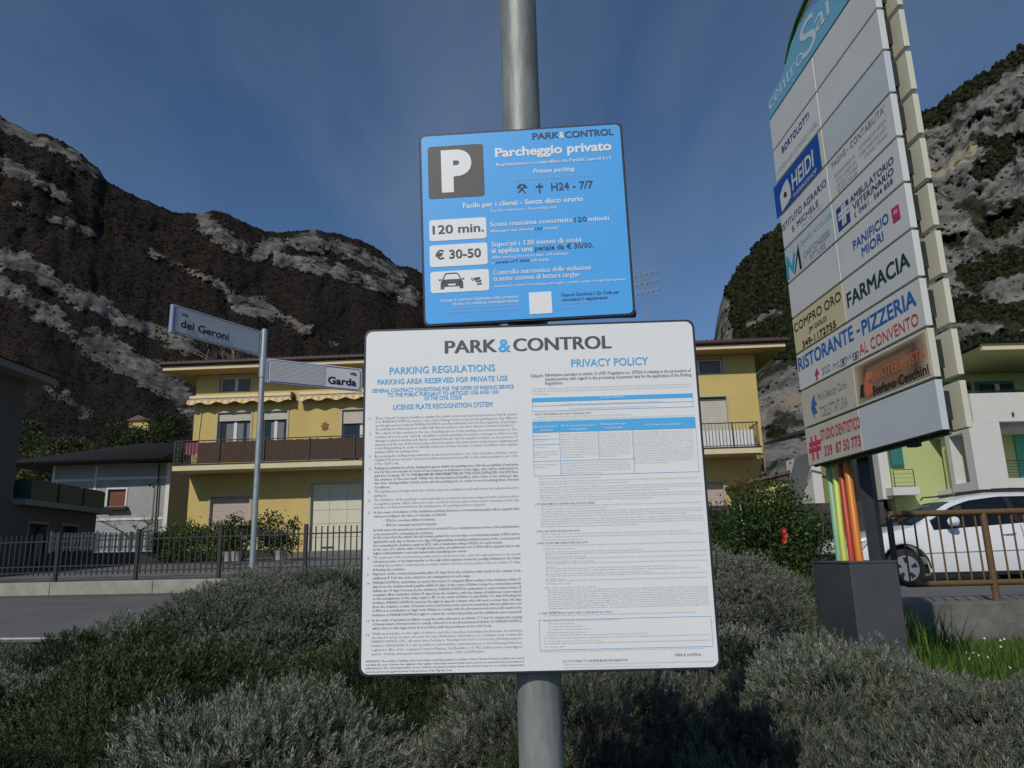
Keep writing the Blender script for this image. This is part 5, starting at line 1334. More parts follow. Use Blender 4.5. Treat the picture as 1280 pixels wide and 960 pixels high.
lamp = MB().tube([(10.78, .74, 4.62), (10.78, .60, 4.66), (10.72, .55, 4.52)], [.02, .04, .07], 8).build('wall_lamp', M['iron_b'], lw)
# low garage roof with brown tiles and dark pergola beam between the houses
sh = thing('tiled_shed', 'low shed with a brown tiled lean-to roof beside the yellow house', 'shed', (at(985, 610, 24).x, 24, 1.0))
pz = at(985, 598, 24).z - 1.0
MB().box(-1.0, .75, 0, 2.4, 0, pz-.05).build('wall', M['ochre'], sh)
MB().add([(-1.4, -.3, pz-.15), (.72, -.3, pz+.28), (.72, 2.7, pz+.28), (-1.4, 2.7, pz-.15), (-1.4, -.3, pz-.05), (.72, -.3, pz+.38), (.72, 2.7, pz+.38), (-1.4, 2.7, pz-.05)], [(0, 3, 2, 1), (4, 5, 6, 7), (0, 1, 5, 4), (1, 2, 6, 5), (2, 3, 7, 6), (3, 0, 4, 7)]).build('roof', M['roof_tile'], sh)
wg = thing('white_garage', 'narrow white garage wall behind the coloured tubes of the totem', 'garage', (at(1016, 600, 22).x, 22, 1.0))
gz = at(1016, 566, 22).z-1.0
MB().box(0, .28, 0, 2.0, 0, gz).build('wall', M['offwhite'], wg); MB().box(.281, 2.2, .2, 2.0, 0, 2.3).build('door', M['glass_dark'], wg)
aw = thing('dark_canopy', 'dark timber canopy sticking out beside the rock face right of the yellow house', 'canopy', (at(1004, 545, 21).x, 21, at(980, 546, 21).z))
MB().add([(-.62, 0, -.02), (1.6, 0, .42), (1.6, 1.5, .42), (-.62, 1.5, -.02), (-.62, 0, .05), (1.6, 0, .55), (1.6, 1.5, .55), (-.62, 1.5, .05)], [(0, 3, 2, 1), (4, 5, 6, 7), (0, 1, 5, 4), (1, 2, 6, 5), (2, 3, 7, 6), (3, 0, 4, 7)]).build('canopy_roof', M['slate'], aw)
MB().tube([(-.2, .05, 0), (.7, .05, -.25)], .03, 6).build('strut', M['slate'], aw); MB().box(1.3, 1.6, 0, .2, -4.5, .38).build('post', M['slate'], aw)
tag(MB().box(-1.6, 3.2, 0, .2, 0, 1.75).build('garden_wall', M['dk_conc'], None, M=Matrix.Translation((5.6, 18.0, .85))), 'dark garden wall behind the hedge with red flowers', 'wall')

# ---------------------------------------------------------------- white people carrier
M['car_white'] = mat('white_car_paint', (.66, .67, .68), .25, coat=.6)
M['tyre'] = mat('tyre_rubber', (.014, .014, .015), .85)
M['alloy'] = mat('alloy_rim', (.45, .46, .47), .3, .7)
M['plastic'] = mat('black_plastic', (.012, .012, .013), .5)
M['lamp_glass'] = mat('headlight_glass', (.45, .50, .53), .1, coat=.8)
gm = bpy.data.materials.new('tinted_car_glass'); gm.use_nodes = True; nt = gm.node_tree; b = nt.nodes['Principled BSDF']
b.inputs['Base Color'].default_value = (.01, .015, .022, 1); b.inputs['Roughness'].default_value = .04; b.inputs['Specular IOR Level'].default_value = .7
tr = nt.nodes.new('ShaderNodeBsdfTransparent'); tr.inputs[0].default_value = (.55, .6, .62, 1); ms = nt.nodes.new('ShaderNodeMixShader'); ms.inputs[0].default_value = .45
nt.links.new(b.outputs[0], ms.inputs[1]); nt.links.new(tr.outputs[0], ms.inputs[2]); nt.links.new(ms.outputs[0], nt.nodes['Material Output'].inputs[0]); M['car_glass'] = gm
CL = 4.75; XW0, XW1, RW = .95, 3.75, .335
top_pts = [(0, .62), (.05, .74), (.25, .86), (.6, .95), (1.0, 1.02), (1.25, 1.08), (1.6, 1.27), (1.95, 1.46), (2.3, 1.57), (2.8, 1.625), (3.4, 1.625), (4.0, 1.60), (4.40, 1.56), (4.58, 1.47), (4.66, 1.25), (4.71, 1.0), (4.75, .75)]
belt_pts = [(0, .60), (.3, .80), (1.0, .93), (2.0, .99), (3.0, 1.05), (4.0, 1.10), (4.6, 1.08), (4.75, .74)]
wid_pts = [(0, .62), (.06, .72), (.25, .83), (.7, .90), (1.4, .915), (3.4, .915), (4.2, .89), (4.6, .80), (4.75, .70)]
def ip(x, p): return float(np.interp(x, [a for a, _ in p], [b_ for _, b_ in p]))
def car_ring(x):
    top, belt, wd = ip(x, top_pts), ip(x, belt_pts), ip(x, wid_pts); belt = min(belt, top-.02)
    zb = .22 + (.1 if x < .1 or x > 4.65 else 0)
    for xw in (XW0, XW1):
        if abs(x-xw) < .40: zb = max(zb, RW + math.sqrt(max(0, .16-(x-xw)**2)))
    gh_ = top-belt
    wr = wd - .06 - .36*min(1, gh_/.55)*.75 if gh_ > .06 else wd-.08
    zmid = min(.58, belt-.05); zmid = max(zmid, zb+.02)
    return [(wd-.03, zb), (wd, max(zb+.01, zmid-.2)), (wd+.005, zmid), (wd-.008, (zmid+belt)/2 + .02), (wd-.05, belt), (wr+.035, top-.10*min(1, gh_/.3)), (wr-.06, top-.03*min(1, gh_/.2)), (wr*.5, top-.003), (0, top)]
def make_car(name, label, group=None):
    t = thing(name, label, 'car', group=group)
    xs_ = sorted(set([round(v, 3) for v in np.linspace(0, CL, 48)] + [XW0-.4, XW0+.4, XW1-.4, XW1+.4]))
    V, Fc = [], []
    for x in xs_:
        r_ = car_ring(x); V += [(x, -y, z) for y, z in r_] + [(x, y, z) for y, z in r_[-2::-1]]
    n = 17
    for i in range(len(xs_)-1):
        for k in range(n-1): Fc.append((i*n+k, (i+1)*n+k, (i+1)*n+k+1, i*n+k+1))
    Fc.append(tuple(range(n))); Fc.append(tuple((len(xs_)-1)*n+k for k in range(n-1, -1, -1)))
    # cut the windows out of the shell: side strip between belt and roof edge, windscreen and rear
    def iswin(i, k):
        x = (xs_[i]+xs_[i+1])/2
        if k in (4, 11): return 1.55 < x < 4.25
        if 6 <= k <= 9: return 1.24 < x < 2.02 or 4.42 < x < 4.64
        return False
    body = [f for j, f in enumerate(Fc) if j >= (len(xs_)-1)*(n-1) or not iswin(j // (n-1), j % (n-1))]
    glass = [f for j, f in enumerate(Fc) if j < (len(xs_)-1)*(n-1) and iswin(j // (n-1), j % (n-1))]
    mb = MB(); mb.v = V; mb.f = body; mb.build('body', M['car_white'], t, smooth=True)
    segs = {}
    for j, f in enumerate(Fc):
        if j >= (len(xs_)-1)*(n-1) or not iswin(j // (n-1), j % (n-1)): continue
        i, k = j // (n-1), j % (n-1); x = (xs_[i]+xs_[i+1])/2
        key = ('L' if k < 6 else 'R', sum(x > q for q in (1.98, 2.95, 3.75))) if k in (4, 11) else ('W', x > 3)
        segs.setdefault(key, []).append(f)
    for key, fl in segs.items():
        mg = MB(); used = {}
        for f in fl:
            for v in f: used.setdefault(v, len(used))
        mg.v = [V[v] for v in used]; mg.f = [tuple(used[v] for v in f) for f in fl]
        mg.build('windscreen' if key[0] == 'W' else 'window', M['car_glass'], t, smooth=True)
    MB().box(.1, CL-.1, -.80, .80, .24, .30).build('floor', M['plastic'], t)
    for s in (-1, 1):
        for xx in (1.98, 2.95, 3.75):
            z0 = ip(xx, belt_pts)+.01; z1 = ip(xx, top_pts)-.11; w0 = ip(xx, wid_pts)
            MB().add([(xx-.045, s*(w0-.045), z0), (xx+.045, s*(w0-.045), z0), (xx+.045, s*(w0-.29), z1), (xx-.045, s*(w0-.29), z1)], [(0, 1, 2, 3)]).build('pillar', M['plastic'], t)
        for xx in (2.0, 2.96, 3.02):
            pts = [(xx+.002*k, s*(ip(xx, wid_pts)+.006 - (.015 if z > .8 else 0) - (.03 if z > .95 else 0)), z) for k, z in enumerate(np.linspace(.28, ip(xx, belt_pts)-.02, 8))]
            if xx != 3.02: MB().tube(pts, .005, 4).build('door_seam', M['plastic'], t)
        for xx in (2.62, 3.15): MB().tube([(xx, s*.905, .87), (xx+.06, s*.93, .875), (xx+.18, s*.93, .88), (xx+.23, s*.905, .88)], .016, 6).build('door_handle', M['car_white'], t)
        MB().tube([(1.3, s*.922, .575), (3.3, s*.922, .60)], .009, 4).build('trim_strip', M['alloy'], t)
        MB().box(1.35, 3.35, s*.90-.02, s*.90+.02, .20, .26).build('sill', M['plastic'], t)
        m_ = MB().tube([(1.75, s*.88, 1.02), (1.78, s*1.0, 1.05)], .02, 6).build('mirror_arm', M['plastic'], t)
        MB().tube([(1.68, s*1.02, 1.08), (1.72, s*1.03, 1.09), (1.80, s*1.03, 1.10), (1.84, s*1.03, 1.10)], [.03, .075, .085, .07], 10).build('mirror', M['car_white'], t, smooth=True)
        MB().tube([(2.1, s*.56, 1.56), (2.15, s*.565, 1.61), (3.1, s*.575, 1.665), (4.1, s*.565, 1.60), (4.15, s*.56, 1.55)], .016, 6).build('roof_rail', M['plastic'], t, smooth=True)
        hl = [(.06, .62, .66), (.10, .72, .78), (.42, .87, .82), (.30, .845, .68)]
        MB().add([(x-.012, s*(y+.012), z) for x, y, z in hl], [(0, 1, 2, 3)]).build('headlight', M['lamp_glass'], t)
        MB().add([(4.60, s*.80, .80), (4.45, s*.86, .84), (4.50, s*.84, 1.05), (4.64, s*.76, 1.03)], [(0, 1, 2, 3)]).build('tail_light', M['t_red'], t)
        for xw in (XW0, XW1):
            ar = [(xw+.405*math.cos(a), s*(.918), RW+.405*math.sin(a)) for a in np.linspace(0, math.pi, 16)]
            MB().tube(ar, .012, 5).build('arch_lip', M['plastic'], t)
            MB().tube([(xw, s*.55, RW), (xw, s*.60, RW)], .43, 24).build('wheel_well', M['plastic'], t)
            wh = MB().tube([(xw, s*.70, RW), (xw, s*.72, RW), (xw, s*.88, RW), (xw, s*.905, RW)], [.30, .325, .325, .295], 28).build('wheel', M['tyre'], t, smooth=True)
            MB().tube([(xw, s*.89, RW), (xw, s*.908, RW)], [.215, .215], 24).build('rim', M['alloy'], wh)
            for k in range(5):
                a = 2*math.pi*k/5+.3; MB().add([(xw+math.cos(a-.24)*.19, s*.911, RW+math.sin(a-.24)*.19), (xw+math.cos(a+.24)*.19, s*.911, RW+math.sin(a+.24)*.19), (xw+math.cos(a+.20)*.09, s*.911, RW+math.sin(a+.20)*.09), (xw+math.cos(a-.20)*.09, s*.911, RW+math.sin(a-.20)*.09)], [(0, 1, 2, 3)]).build('rim_slot', M['plastic'], wh)
    for xs2, m_ in ((2.35, M['plastic']), (3.15, M['t_red'])):
        for s in (-.4, .4): MB().box(xs2, xs2+.14, s-.22, s+.22, .55, 1.18).box(xs2-.4, xs2-.002, s-.22, s+.22, .5, .62).build('car_seat', m_, t, bevel=.03)
    MB().add([(-.012, -.25, .33), (-.012, .25, .33), (-.012, .25, .44), (-.012, -.25, .44)], [(0, 1, 2, 3)]).build('number_plate', M['win_frame'], t)
    MB().box(-.015, .02, -.5, .5, .46, .60).build('grille', M['plastic'], t)
    return t
car = make_car('parked_car', 'white people carrier with tinted windows and roof rails parked behind the brown railing')
zc = .80+.03
ww = at(1133, 710.5, 13.5)
th = R(-1.0); K = 1.05; c_, s_ = math.cos(th)*K, math.sin(th)*K; car.scale = (K, K, K*.98)
# near side (local -y) wheel at x=XW0 lands on the photographed place
car.rotation_euler = (0, 0, th)
car.location = (ww.x - (XW0*c_ + .9*s_), 13.5 - (XW0*s_ - .9*c_), ww.z - RW*K*.98)
c2 = copy_tree(car); c2['label'] = 'white car mostly hidden behind the dark totem post, parked further back'; c2['group'] = car['group'] = 'white cars parked in the parking area'
q = at(1066, 665, 20.5); c2.location = (q.x, 20.5, .93); c2.rotation_euler = (0, 0, R(4))

# ---------------------------------------------------------------- planting
def leaf_quads(P, Dv, Nn, ln, wd):
    """diamond leaves: base P, direction Dv, width direction Nn"""
    tip = P + Dv*ln[:, None]; mid = P + Dv*(ln*.45)[:, None]; s = Nn*(wd*.5)[:, None]
    co = np.stack([P, mid + s, tip, mid - s], 1).reshape(-1, 3)
    f = np.arange(len(P)*4).reshape(-1, 4)
    return co, f
def unit(v): return v/np.maximum(np.linalg.norm(v, axis=-1, keepdims=True), 1e-9)
def shrub_mesh(name, rng, rad, hgt, nsp, nlf, spl, ll, lw, m, tint_mu, tint_sd, upright=.55, spread=.9, lump=.25, tipbright=.25):
    """sprigs all over a lumpy dome, each with its own whorls of narrow leaves"""
    a = rng.random(nsp)*2*np.pi; cz = rng.random(nsp)**.8; sr_ = np.sqrt(1-cz**2)
    dirn = np.stack([sr_*np.cos(a), sr_*np.sin(a), cz], -1)
    o_ = rng.random()*90; lum = 1 + lump*(vn(dirn[:, 0]*3.2+9+o_, dirn[:, 1]*3.2+4+o_)-.62)*1.6 + .10*(vn(dirn[:, 0]*9+o_, dirn[:, 1]*9+o_)-.5) + rng.normal(0, .03, nsp)
    base = dirn*np.array([rad, rad, hgt])*lum[:, None]*(.70+.30*rng.random(nsp)**.5)[:, None]
    ax = unit(dirn*(1-upright) + np.array([0, 0, upright]) + rng.normal(0, .20, (nsp, 3)))
    L = spl*rng.uniform(.6, 1.35, nsp)
    k = np.arange(nlf)/nlf
    P = base[:, None] + ax[:, None]*(L[:, None]*k[None])[..., None]
    ref = unit(np.cross(ax, rng.normal(0, 1, (nsp, 3)))); ref2 = np.cross(ax, ref)
    ph = np.arange(nlf)*2.4 + 0.0
    rad_ = ref[:, None]*np.cos(ph)[None, :, None] + ref2[:, None]*np.sin(ph)[None, :, None]
    open_ = (spread*(1-.6*k))[None, :, None]
    D = unit(ax[:, None]*1.0 + rad_*open_ + rng.normal(0, .12, (nsp, nlf, 3)))
    N = unit(np.cross(D, rad_ + .3*rng.normal(0, 1, (nsp, nlf, 3))))
    P, D, N = P.reshape(-1, 3), D.reshape(-1, 3), N.reshape(-1, 3)
    n = len(P); ln = ll*rng.uniform(.6, 1.25, n); wd = lw*rng.uniform(.7, 1.3, n)
    co, f = leaf_quads(P, D, N, ln, wd)
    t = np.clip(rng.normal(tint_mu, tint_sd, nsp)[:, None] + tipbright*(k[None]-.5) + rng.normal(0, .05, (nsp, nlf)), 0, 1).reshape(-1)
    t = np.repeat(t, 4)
    return np_mesh(name, co, f, m, attrs={'tint': t}, me_only=True)
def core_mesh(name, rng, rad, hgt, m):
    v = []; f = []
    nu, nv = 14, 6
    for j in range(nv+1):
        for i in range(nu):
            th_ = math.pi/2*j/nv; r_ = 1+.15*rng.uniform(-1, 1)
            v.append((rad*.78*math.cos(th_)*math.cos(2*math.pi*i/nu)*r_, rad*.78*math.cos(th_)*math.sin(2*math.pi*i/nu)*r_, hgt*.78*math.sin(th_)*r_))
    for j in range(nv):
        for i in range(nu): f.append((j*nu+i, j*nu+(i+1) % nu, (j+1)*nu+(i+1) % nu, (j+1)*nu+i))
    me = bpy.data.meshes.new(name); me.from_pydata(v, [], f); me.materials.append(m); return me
def twig_mesh(name, rng, rad, hgt, n, m, out=.16):
    mb = MB()
    for _ in range(n):
        a = rng.random()*6.28; cz = rng.random()**.6; s_ = math.sqrt(1-cz*cz); d = Vector((s_*math.cos(a), s_*math.sin(a), cz))
        p = Vector((d.x*rad, d.y*rad, d.z*hgt))*.7; q = p + (d*.7+Vector((rng.normal(0, .3), rng.normal(0, .3), .6))).normalized()*(out+rad*.3)*rng.uniform(.6, 1.2)
        md = (p+q)/2 + Vector(rng.normal(0, .012, 3).tolist()); mb.tube([p, md, q], [.0022, .0018, .0008], 3, False)
    me = bpy.data.meshes.new(name); me.from_pydata(mb.v, [], mb.f); me.materials.append(m); return me
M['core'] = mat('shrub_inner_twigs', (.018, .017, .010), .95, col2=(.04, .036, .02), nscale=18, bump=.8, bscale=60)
KINDS = []
rg = np.random.default_rng(5)
# name, label stub, meshes
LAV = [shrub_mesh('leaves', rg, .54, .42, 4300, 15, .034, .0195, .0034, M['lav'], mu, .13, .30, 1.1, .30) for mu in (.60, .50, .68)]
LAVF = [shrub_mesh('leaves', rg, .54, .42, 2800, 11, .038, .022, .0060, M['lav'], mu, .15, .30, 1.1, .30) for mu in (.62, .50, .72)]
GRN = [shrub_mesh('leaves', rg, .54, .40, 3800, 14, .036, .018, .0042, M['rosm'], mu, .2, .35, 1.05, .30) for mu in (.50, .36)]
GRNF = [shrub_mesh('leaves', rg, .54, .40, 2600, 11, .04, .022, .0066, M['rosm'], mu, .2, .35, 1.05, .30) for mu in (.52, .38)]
CORE = core_mesh('inner_twigs', rg, .50, .36, M['core'])
TW = [twig_mesh('dry_twig', rg, .5, .40, 40, M['pale_twig'], -.05), twig_mesh('dry_twig', rg, .5, .40, 80, M['twig'], -.04)]
def bed_ok(x, y):
    yp = y+.15*x
    if yp > 8.15 or y < 1.55: return False
    if x < -5.6+.3*(y-4) or x < -1.25*y-1.1: return False
    if x > 1.05*y+.9: return False
    if x > 1.95 and 4.55 < y < 6.15 : return False
    if y > 4.3 and x > 2.75: return False
    if y > 3.1 and x > 2.75+(4.3-y)*.3: return False
    if abs(x-.03) < .16 and abs(y-1.365) < .32: return False
    return True
rp_ = random.Random(3); cnt = 0
spots = []
yy = 1.6; row = 0
while yy < 9.2:
    xx = -6.6 + rp_.random()*.3
    while xx < 3.9:
        x, y = xx+rp_.uniform(-.14, .14), yy+rp_.uniform(-.14, .14)
        if bed_ok(x, y): spots.append((x, y, row))
        xx += .60 if y < 4 else .68
    yy += .50 if yy < 4 else .60; row += 1
ORD = ['first', 'second', 'third', 'fourth', 'fifth', 'sixth', 'seventh', 'eighth', 'ninth', 'tenth', 'eleventh', 'twelfth', 'thirteenth', 'fourteenth', 'fifteenth', 'sixteenth', 'seventeenth', 'eighteenth', 'nineteenth', 'twentieth', 'twenty-first', 'twenty-second', 'twenty-third', 'twenty-fourth']
inrow = {}
def where(x, y, row):
    k = inrow.get(row, 0); inrow[row] = k+1
    rw = 'nearest row' if row == 0 else ORD[row] + ' row from the front'
    return (ORD[k] + ' from the left') + ' in the ' + rw
for (x, y, row) in spots:
    d = math.hypot(x, y)
    nz = float(fbm(np.array([x*.75+3]), np.array([y*.75+8]), 3)[0])
    green = nz > (.04 if x < .3 else .30) and not (y > 6.2 and nz < .35)
    if x < -.1 and y < 3.3 and nz > -.12: green = True
    if x > .9 and y < 3.6: green = nz > .24
    gz = float(bed_top(np.array([x]), np.array([y]))[0])
    sz = rp_.uniform(.80, 1.15)*(1.0 if y > 2.2 else .92)
    top = gz + rp_.uniform(-.11, .08) - (.05 if green else 0)
    far = y > 3.4
    pool = (GRNF if far else GRN) if green else (LAVF if far else LAV)
    kind = 'green' if green else 'grey'
    size_ = 'small ' if sz < .88 else ('large ' if sz > 1.06 else ''); lab = size_ + ('green shrub, ' if green else 'grey lavender bush, ') + where(x, y, row)
    t = thing('green_shrub' if green else 'lavender_bush', lab, 'shrub' if green else 'lavender', (x, y, top-.40*sz), rp_.random()*6.28, 'green shrubs of the bed' if green else 'lavender bushes of the bed')
    t.scale = (sz, sz, sz*rp_.uniform(.92, 1.15))
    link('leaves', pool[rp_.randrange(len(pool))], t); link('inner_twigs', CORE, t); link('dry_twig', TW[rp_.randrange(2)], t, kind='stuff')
    cnt += 1

# grass along the low wall and tufts in the bed
def blades(name, n, xr, yr, h, label, zf, cat='grass', m=None, cond=None, wd_=.006):
    x = RNG.uniform(*xr, n); y = RNG.uniform(*yr, n)
    ok = np.ones(n, bool) if cond is None else cond(x, y)
    x, y = x[ok], y[ok]; n = len(x); z = zf(x, y)
    tuft = .55 + .9*np.clip(vn(x*4, y*4), 0, 1)
    H = h*RNG.uniform(.5, 1.3, n)*tuft
    a = RNG.random(n)*6.28; lean = RNG.uniform(.1, .6, n)
    s = np.stack([-np.sin(a), np.cos(a), 0*a], -1)*wd_*.5; o = np.stack([np.cos(a), np.sin(a), 0*a], -1)
    P = np.stack([x, y, z-.02], -1); up = np.array([0, 0, 1.])
    m1 = P + up*(H*.55)[:, None] + o*(lean*H*.25)[:, None]; m2 = P + up*(H*.95)[:, None] + o*(lean*H)[:, None]
    co = np.stack([P-s, P+s, m1+s*.8, m1-s*.8, m2], 1).reshape(-1, 3)
    b_ = np.arange(n)[:, None]*5
    f = np.concatenate([b_+[0, 1, 2], b_+[0, 2, 3], b_+[3, 2, 4]])
    t = np.repeat(np.clip(RNG.normal(.5, .25, n), 0, 1), 5)
    ob = np_mesh(name, co, f, m or M['grass'], attrs={'tint': t}); tag(ob, label, cat, kind='stuff'); return ob
gz_ = lambda x, y: G(x, y)
blades('grass', 26000, (2.3, 7.5), (3.9, 8.62), .135, 'bright green grass between the low wall and the lavender bed', gz_, cond=lambda x, y: ~((x > 2.12) & (x < 2.55) & (y > 4.9) & (y < 5.6)) & (x < y*1.05+.5) & (x > 2.65 - (y > 5.6)*.5))
blades('tall_grass', 1500, (2.55, 3.5), (5.6, 7.6), .32, 'tuft of long green grass beside the dark plinth', gz_, wd_=.010)
blades('meadow_grass', 16000, (-6.5, 3.2), (1.3, 8.2), .10, 'thin grass growing between the shrubs of the bed', lambda x, y: bed_top(x, y)-.33, cond=lambda x, y: (x > -1.3*y-1) & (x < 1.1*y+1))
blades('verge_grass', 9000, (-14, -4), (6.5, 9.6), .07, 'rough grass on the verge of the road', gz_, cond=lambda x, y: (y+.15*x < 7.9) & (x < -4.6))
# daisies
dz = MB()
for k in range(26):
    x, y = RNG.uniform(3.2, 5.0), RNG.uniform(5.2, 7.8); z = float(G(x, y))+.12
    for q in range(3): dz.add([(x-.012+.008*q, y, z), (x+.012, y+.01*q, z), (x, y+.012, z+.016)], [(0, 1, 2)])
M['petal'] = mat('white_petals', (.7, .7, .66), .8)
tag(dz.build('daisy_flowers', M['petal'], None), 'small white daisies scattered in the green grass', 'flowers', kind='stuff')

def leafy(name, label, cat, loc, size, n, ll, lw, m, group=None, mu=.45, sd=.25, parts=None, stems=6, lump=.35, seed=1, squareness=0):
    """broad-leaved bush: leaves through the volume in clumps, woody stems inside"""
    rng = np.random.default_rng(seed)
    nc = max(8, n//90); c = rng.normal(0, 1, (nc, 3)); c = unit(c)*(rng.random((nc, 1))**.45)
    if squareness: c = np.sign(c)*np.abs(c)**(1-squareness*.5)
    c *= np.array(size)*.5*.86
    q = rng.integers(0, nc, n); off_ = rng.normal(0, 1, (n, 3))*np.array(size)*.5*lump*.5
    P = c[q] + off_; P[:, 2] = np.maximum(P[:, 2], -size[2]*.5)
    D = unit(unit(P/np.array(size)) + rng.normal(0, .7, (n, 3)) + [0, 0, .15]); N = unit(np.cross(D, rng.normal(0, 1, (n, 3))))
    co, f = leaf_quads(P, D, N, ll*rng.uniform(.6, 1.3, n), lw*rng.uniform(.7, 1.3, n))
    t_ = np.repeat(np.clip(rng.normal(mu, sd, n) + (rng.random(nc)[q]-.5)*.4, 0, 1), 4)
    co[:, 2] += size[2]*.5
    T = thing(name, label, cat, loc, 0, group)
    np_mesh('foliage', co, f, m, T, attrs={'tint': t_})
    s = MB()
    for k in range(stems):
        a = rng.random()*6.28; s.tube([(math.cos(a)*.05, math.sin(a)*.05, -.05), (math.cos(a)*size[0]*.15, math.sin(a)*size[1]*.15, size[2]*.4), (math.cos(a)*size[0]*.3, math.sin(a)*size[1]*.3, size[2]*.75)], [.025, .018, .006], 5)
    s.build('stems', M['twig'], T, kind='stuff')
    return T
# hedge between the yellow house and the totem
hx = at(900, 650, 11.5).x
hg = leafy('camellia_hedge', 'dense dark green camellia hedge with red flowers left of the totem tubes', 'hedge', (3.85, 11.6, .86), (1.35, 1.2, 1.72), 9000, .06, .034, M['dkleaf'], mu=.45, sd=.22, seed=3, squareness=.5)
fl = []
for (px, py) in ((979, 663), (981, 669), (980, 676)):
    p = at(px, py, 10.95); mb = MB()
    for k in range(7):
        a = k*.9; mb.add([(0, 0, 0), (.025*math.cos(a), -.01, .035*math.sin(a)), (.05*math.cos(a+.4), -.022, .05*math.sin(a+.4)), (.035*math.cos(a+.8), -.01, .035*math.sin(a+.8))], [(0, 1, 2, 3)])
    mb.build('red_flower', M['red_petal'], hg, M=Matrix.Translation(p - Vector(hg.location)))
leafy('evergreen_bush', 'dark bushy evergreen behind the right edge of the white board', 'bush', (3.15, 12.6, .9), (1.6, 1.2, 1.42), 6500, .055, .03, M['dkleaf'], mu=.3, sd=.2, seed=4, squareness=.5)
leafy('evergreen_bush', 'yellowish green bush in front of the dark evergreen by the white board', 'bush', (2.85, 10.9, .86), (.9, .8, .85), 3500, .05, .03, M['dkleaf'], mu=.75, sd=.2, seed=5)
leafy('evergreen_bush', 'dull thin bush between the camellia hedge and the totem tubes', 'bush', (4.75, 12.2, .86), (.7, .9, 1.5), 2600, .05, .026, M['dkleaf'], mu=.3, sd=.25, seed=6)
sk = thing('garden_stake', 'thin white stake standing in the dark evergreen bush', 'stake', (at(928, 640, 11.7).x, 11.7, .9)); MB().tube([(0, 0, 0), (-.02, 0, 1.45)], .016, 6).build('stake', M['wtrim'], sk)
# shrubs in front of the yellow house
for k, (px, py, Y, w_, h_, lb_, mu) in enumerate(((235, 690, 22.0, 1.7, 1.25, 'leftmost green bush behind the iron fence below the yellow house corner', .6), (268, 692, 21.6, 1.6, 1.35, 'yellow-green bush behind the iron fence beside the shuttered ground window', .72),
        (300, 692, 21.8, 1.5, 1.45, 'tall dark green bush in front of the shuttered ground window', .35), (345, 690, 21.5, 1.5, 1.5, 'rounded dark bush behind the street sign post near the garage door', .25), (212, 690, 22.6, 1.1, 1.0, 'small bush left of the yellow house corner', .5))):
    p = at(px, py, Y); leafy('garden_bush', lb_, 'bush', (p.x, Y, max(1.5, p.z-.25)), (w_*.9, 1.0, h_*.92), 2600, .085, .045, M['dkleaf'], mu=mu, sd=.2, seed=20+k)
# flower pots and stones in the yard
M['pot'] = mat('pale_pots', (.34, .33, .31), .8, noise=.2, nscale=8)
for k, (px, py, lb_) in enumerate(((286, 683, 'pale plant pot under the yellow-green bush'), (350, 683, 'pale plant pot beside the rounded dark bush'), (296, 692, 'second pale plant pot under the tall dark bush'))):
    p = at(px, py, 20.6); t = thing('plant_pot', lb_, 'pot', (p.x, 20.6, 1.56))
    MB().tube([(0, 0, 0), (0, 0, .28), (0, 0, .29)], [.11, .16, .17], 14).build('pot', M['pot'], t, smooth=True); MB().tube([(0, 0, .291), (0, 0, .30)], .14, 10).build('soil', M['soil'], t)

# things on the balcony
M['olive_leaf'] = leafmat('young_leaves', [(.016, .026, .008), (.042, .058, .018), (.09, .105, .04)], .6, trans=.3)
bp_ = leafy('balcony_plant', 'straggly pale green plant at the left end of the reed-screened balcony', 'plant', tuple(ph.M @ Vector((.15, -.85, 4.96))), (.7, .4, .75), 500, .07, .03, M['olive_leaf'], mu=.9, seed=77, stems=4)
M['pink_cloth'] = mat('pink_cloth', (.28, .07, .15), .9)
ck = MB()
for k in range(8): ck.box(.35+k*.055, .405+k*.055, -1.13-.012*(k % 2), -1.115-.012*(k % 2), 5.32-.01*(k % 3), 5.79)
tag(ck.build('hanging_cloth', M['pink_cloth'], None, M=ph.M), 'pink cloth hanging over the left end of the balcony railing', 'cloth')

# bare trees
def bare_tree(name, label, loc, h, spread, m, seed, levels=4, r0=.06, droop=0.0, trunk=.35, split=3):
    rng = random.Random(seed); mb = MB(); tr_ = MB()
    def grow(p, d, L, r, lv):
        q = p + d*L; md = (p+q)/2 + Vector((rng.uniform(-1, 1), rng.uniform(-1, 1), rng.uniform(-1, 1)))*L*.07
        (tr_ if lv == levels else mb).tube([p, md, q], [r, r*.85, r*.65], 5 if lv > 1 else 3, False)
        if lv <= 0: return
        for k in range(split + (lv == levels)):
            a = rng.uniform(0, 6.28); s_ = Vector((math.cos(a), math.sin(a), rng.uniform(-.1, .8)))*spread
            grow(p.lerp(q, rng.uniform(.55, 1.0)), (d + s_ - Vector((0, 0, droop))).normalized(), L*rng.uniform(.55, .8), r*.55, lv-1)
    grow(Vector((0, 0, 0)), Vector((rng.uniform(-.1, .1), 0, 1)).normalized(), h*trunk, r0, levels)
    t = thing(name, label, 'tree', loc); tr_.build('trunk', m, t); mb.build('branches', m, t, kind='stuff'); return t
p = at(305, 470, 42); bt = bare_tree('bare_tree', 'pale bare tree rising behind the yellow roof above the street name plates', (p.x, 42, 8.6), 6.0, .75, M['pale_twig'], 8, 4, .07, 0, .42)
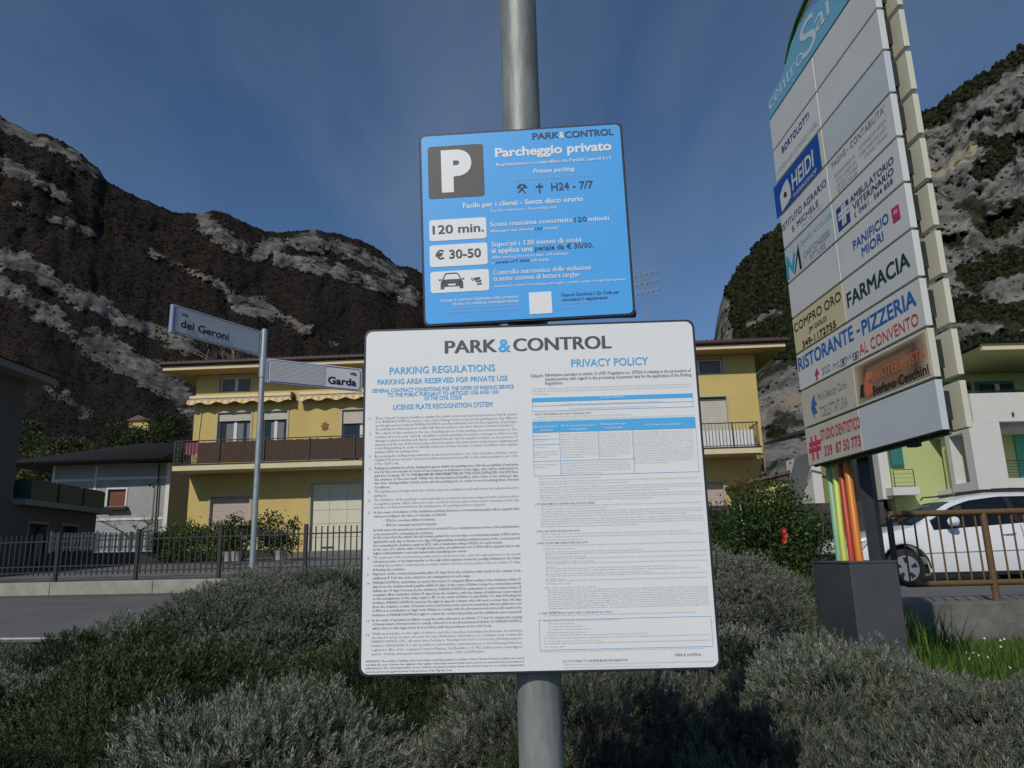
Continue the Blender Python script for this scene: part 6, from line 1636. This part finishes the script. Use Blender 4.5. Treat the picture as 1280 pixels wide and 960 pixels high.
p = at(163, 668, 27); bare_tree('bare_tree', 'low spreading leafless vine tree in front of the grey house wall', (p.x, 27.0, 1.8), 2.2, 1.5, M['twig'], 12, 4, .06, .35, .42)
# green slope and trees behind the grey house
M['gravel'] = mat('grey_gravel', (.13, .125, .115), .95, col2=(.24, .23, .21), nscale=1.2, bump=.6, bscale=12)
xs = np.linspace(-75, -28, 30); ys = np.linspace(62, 94, 16); X, Y = np.meshgrid(xs, ys, indexing='ij')
Zg = 3 + (Y-62)*.30 + 1.2*fbm(X/9, Y/9, 3) - (X+75)*.02
grid_mesh('gravel_slope', X, Y, Zg, M['gravel'], kind='structure')
for k, (px, py, Y, w_, h_, mu) in enumerate(((42, 600, 46, 4.5, 3.6, .6), (70, 585, 50, 4.0, 3.2, .7), (60, 560, 56, 5, 3.0, .5), (95, 562, 58, 4, 2.6, .6), (150, 548, 64, 4, 3, .3), (190, 550, 60, 5, 3.6, .35), (210, 535, 66, 5, 3.5, .25), (35, 545, 60, 3.5, 3, .55))):
    p = at(px, py, Y); t = leafy('hillside_tree', ['leftmost', 'second', 'third', 'fourth', 'fifth', 'sixth', 'seventh', 'topmost left'][k] + ' young green tree on the slope above the grey house roof', 'tree', (p.x, Y, p.z-1.3), (w_*.85, w_*.7, h_*.85), 2200, .26, .13, M['olive_leaf'], mu=mu, seed=40+k, group='young trees on the slope above the grey house')
    MB().tube([(0, 0, -1.5), (.1, 0, .3), (0, 0, 1.4)], [.10, .09, .05], 6).build('trunk', M['twig'], t)
hh = thing('hillside_house', 'tiny yellow house far up the slope between the grey and yellow houses', 'house', (at(173, 531, 90).x, 90, at(173, 534, 90).z-1.5))
MB().box(-1.2, 1.2, 0, 3, 0, 2.3).build('wall', M['ochre'], hh); MB().add([(-1.5, -.3, 2.3), (1.5, -.3, 2.3), (1.5, 3.3, 2.3), (-1.5, 3.3, 2.3), (0, -.3, 3.0), (0, 3.3, 3.0)], [(0, 1, 4), (1, 2, 5, 4), (2, 3, 5), (3, 0, 4, 5)]).build('roof', M['roof_tile'], hh)
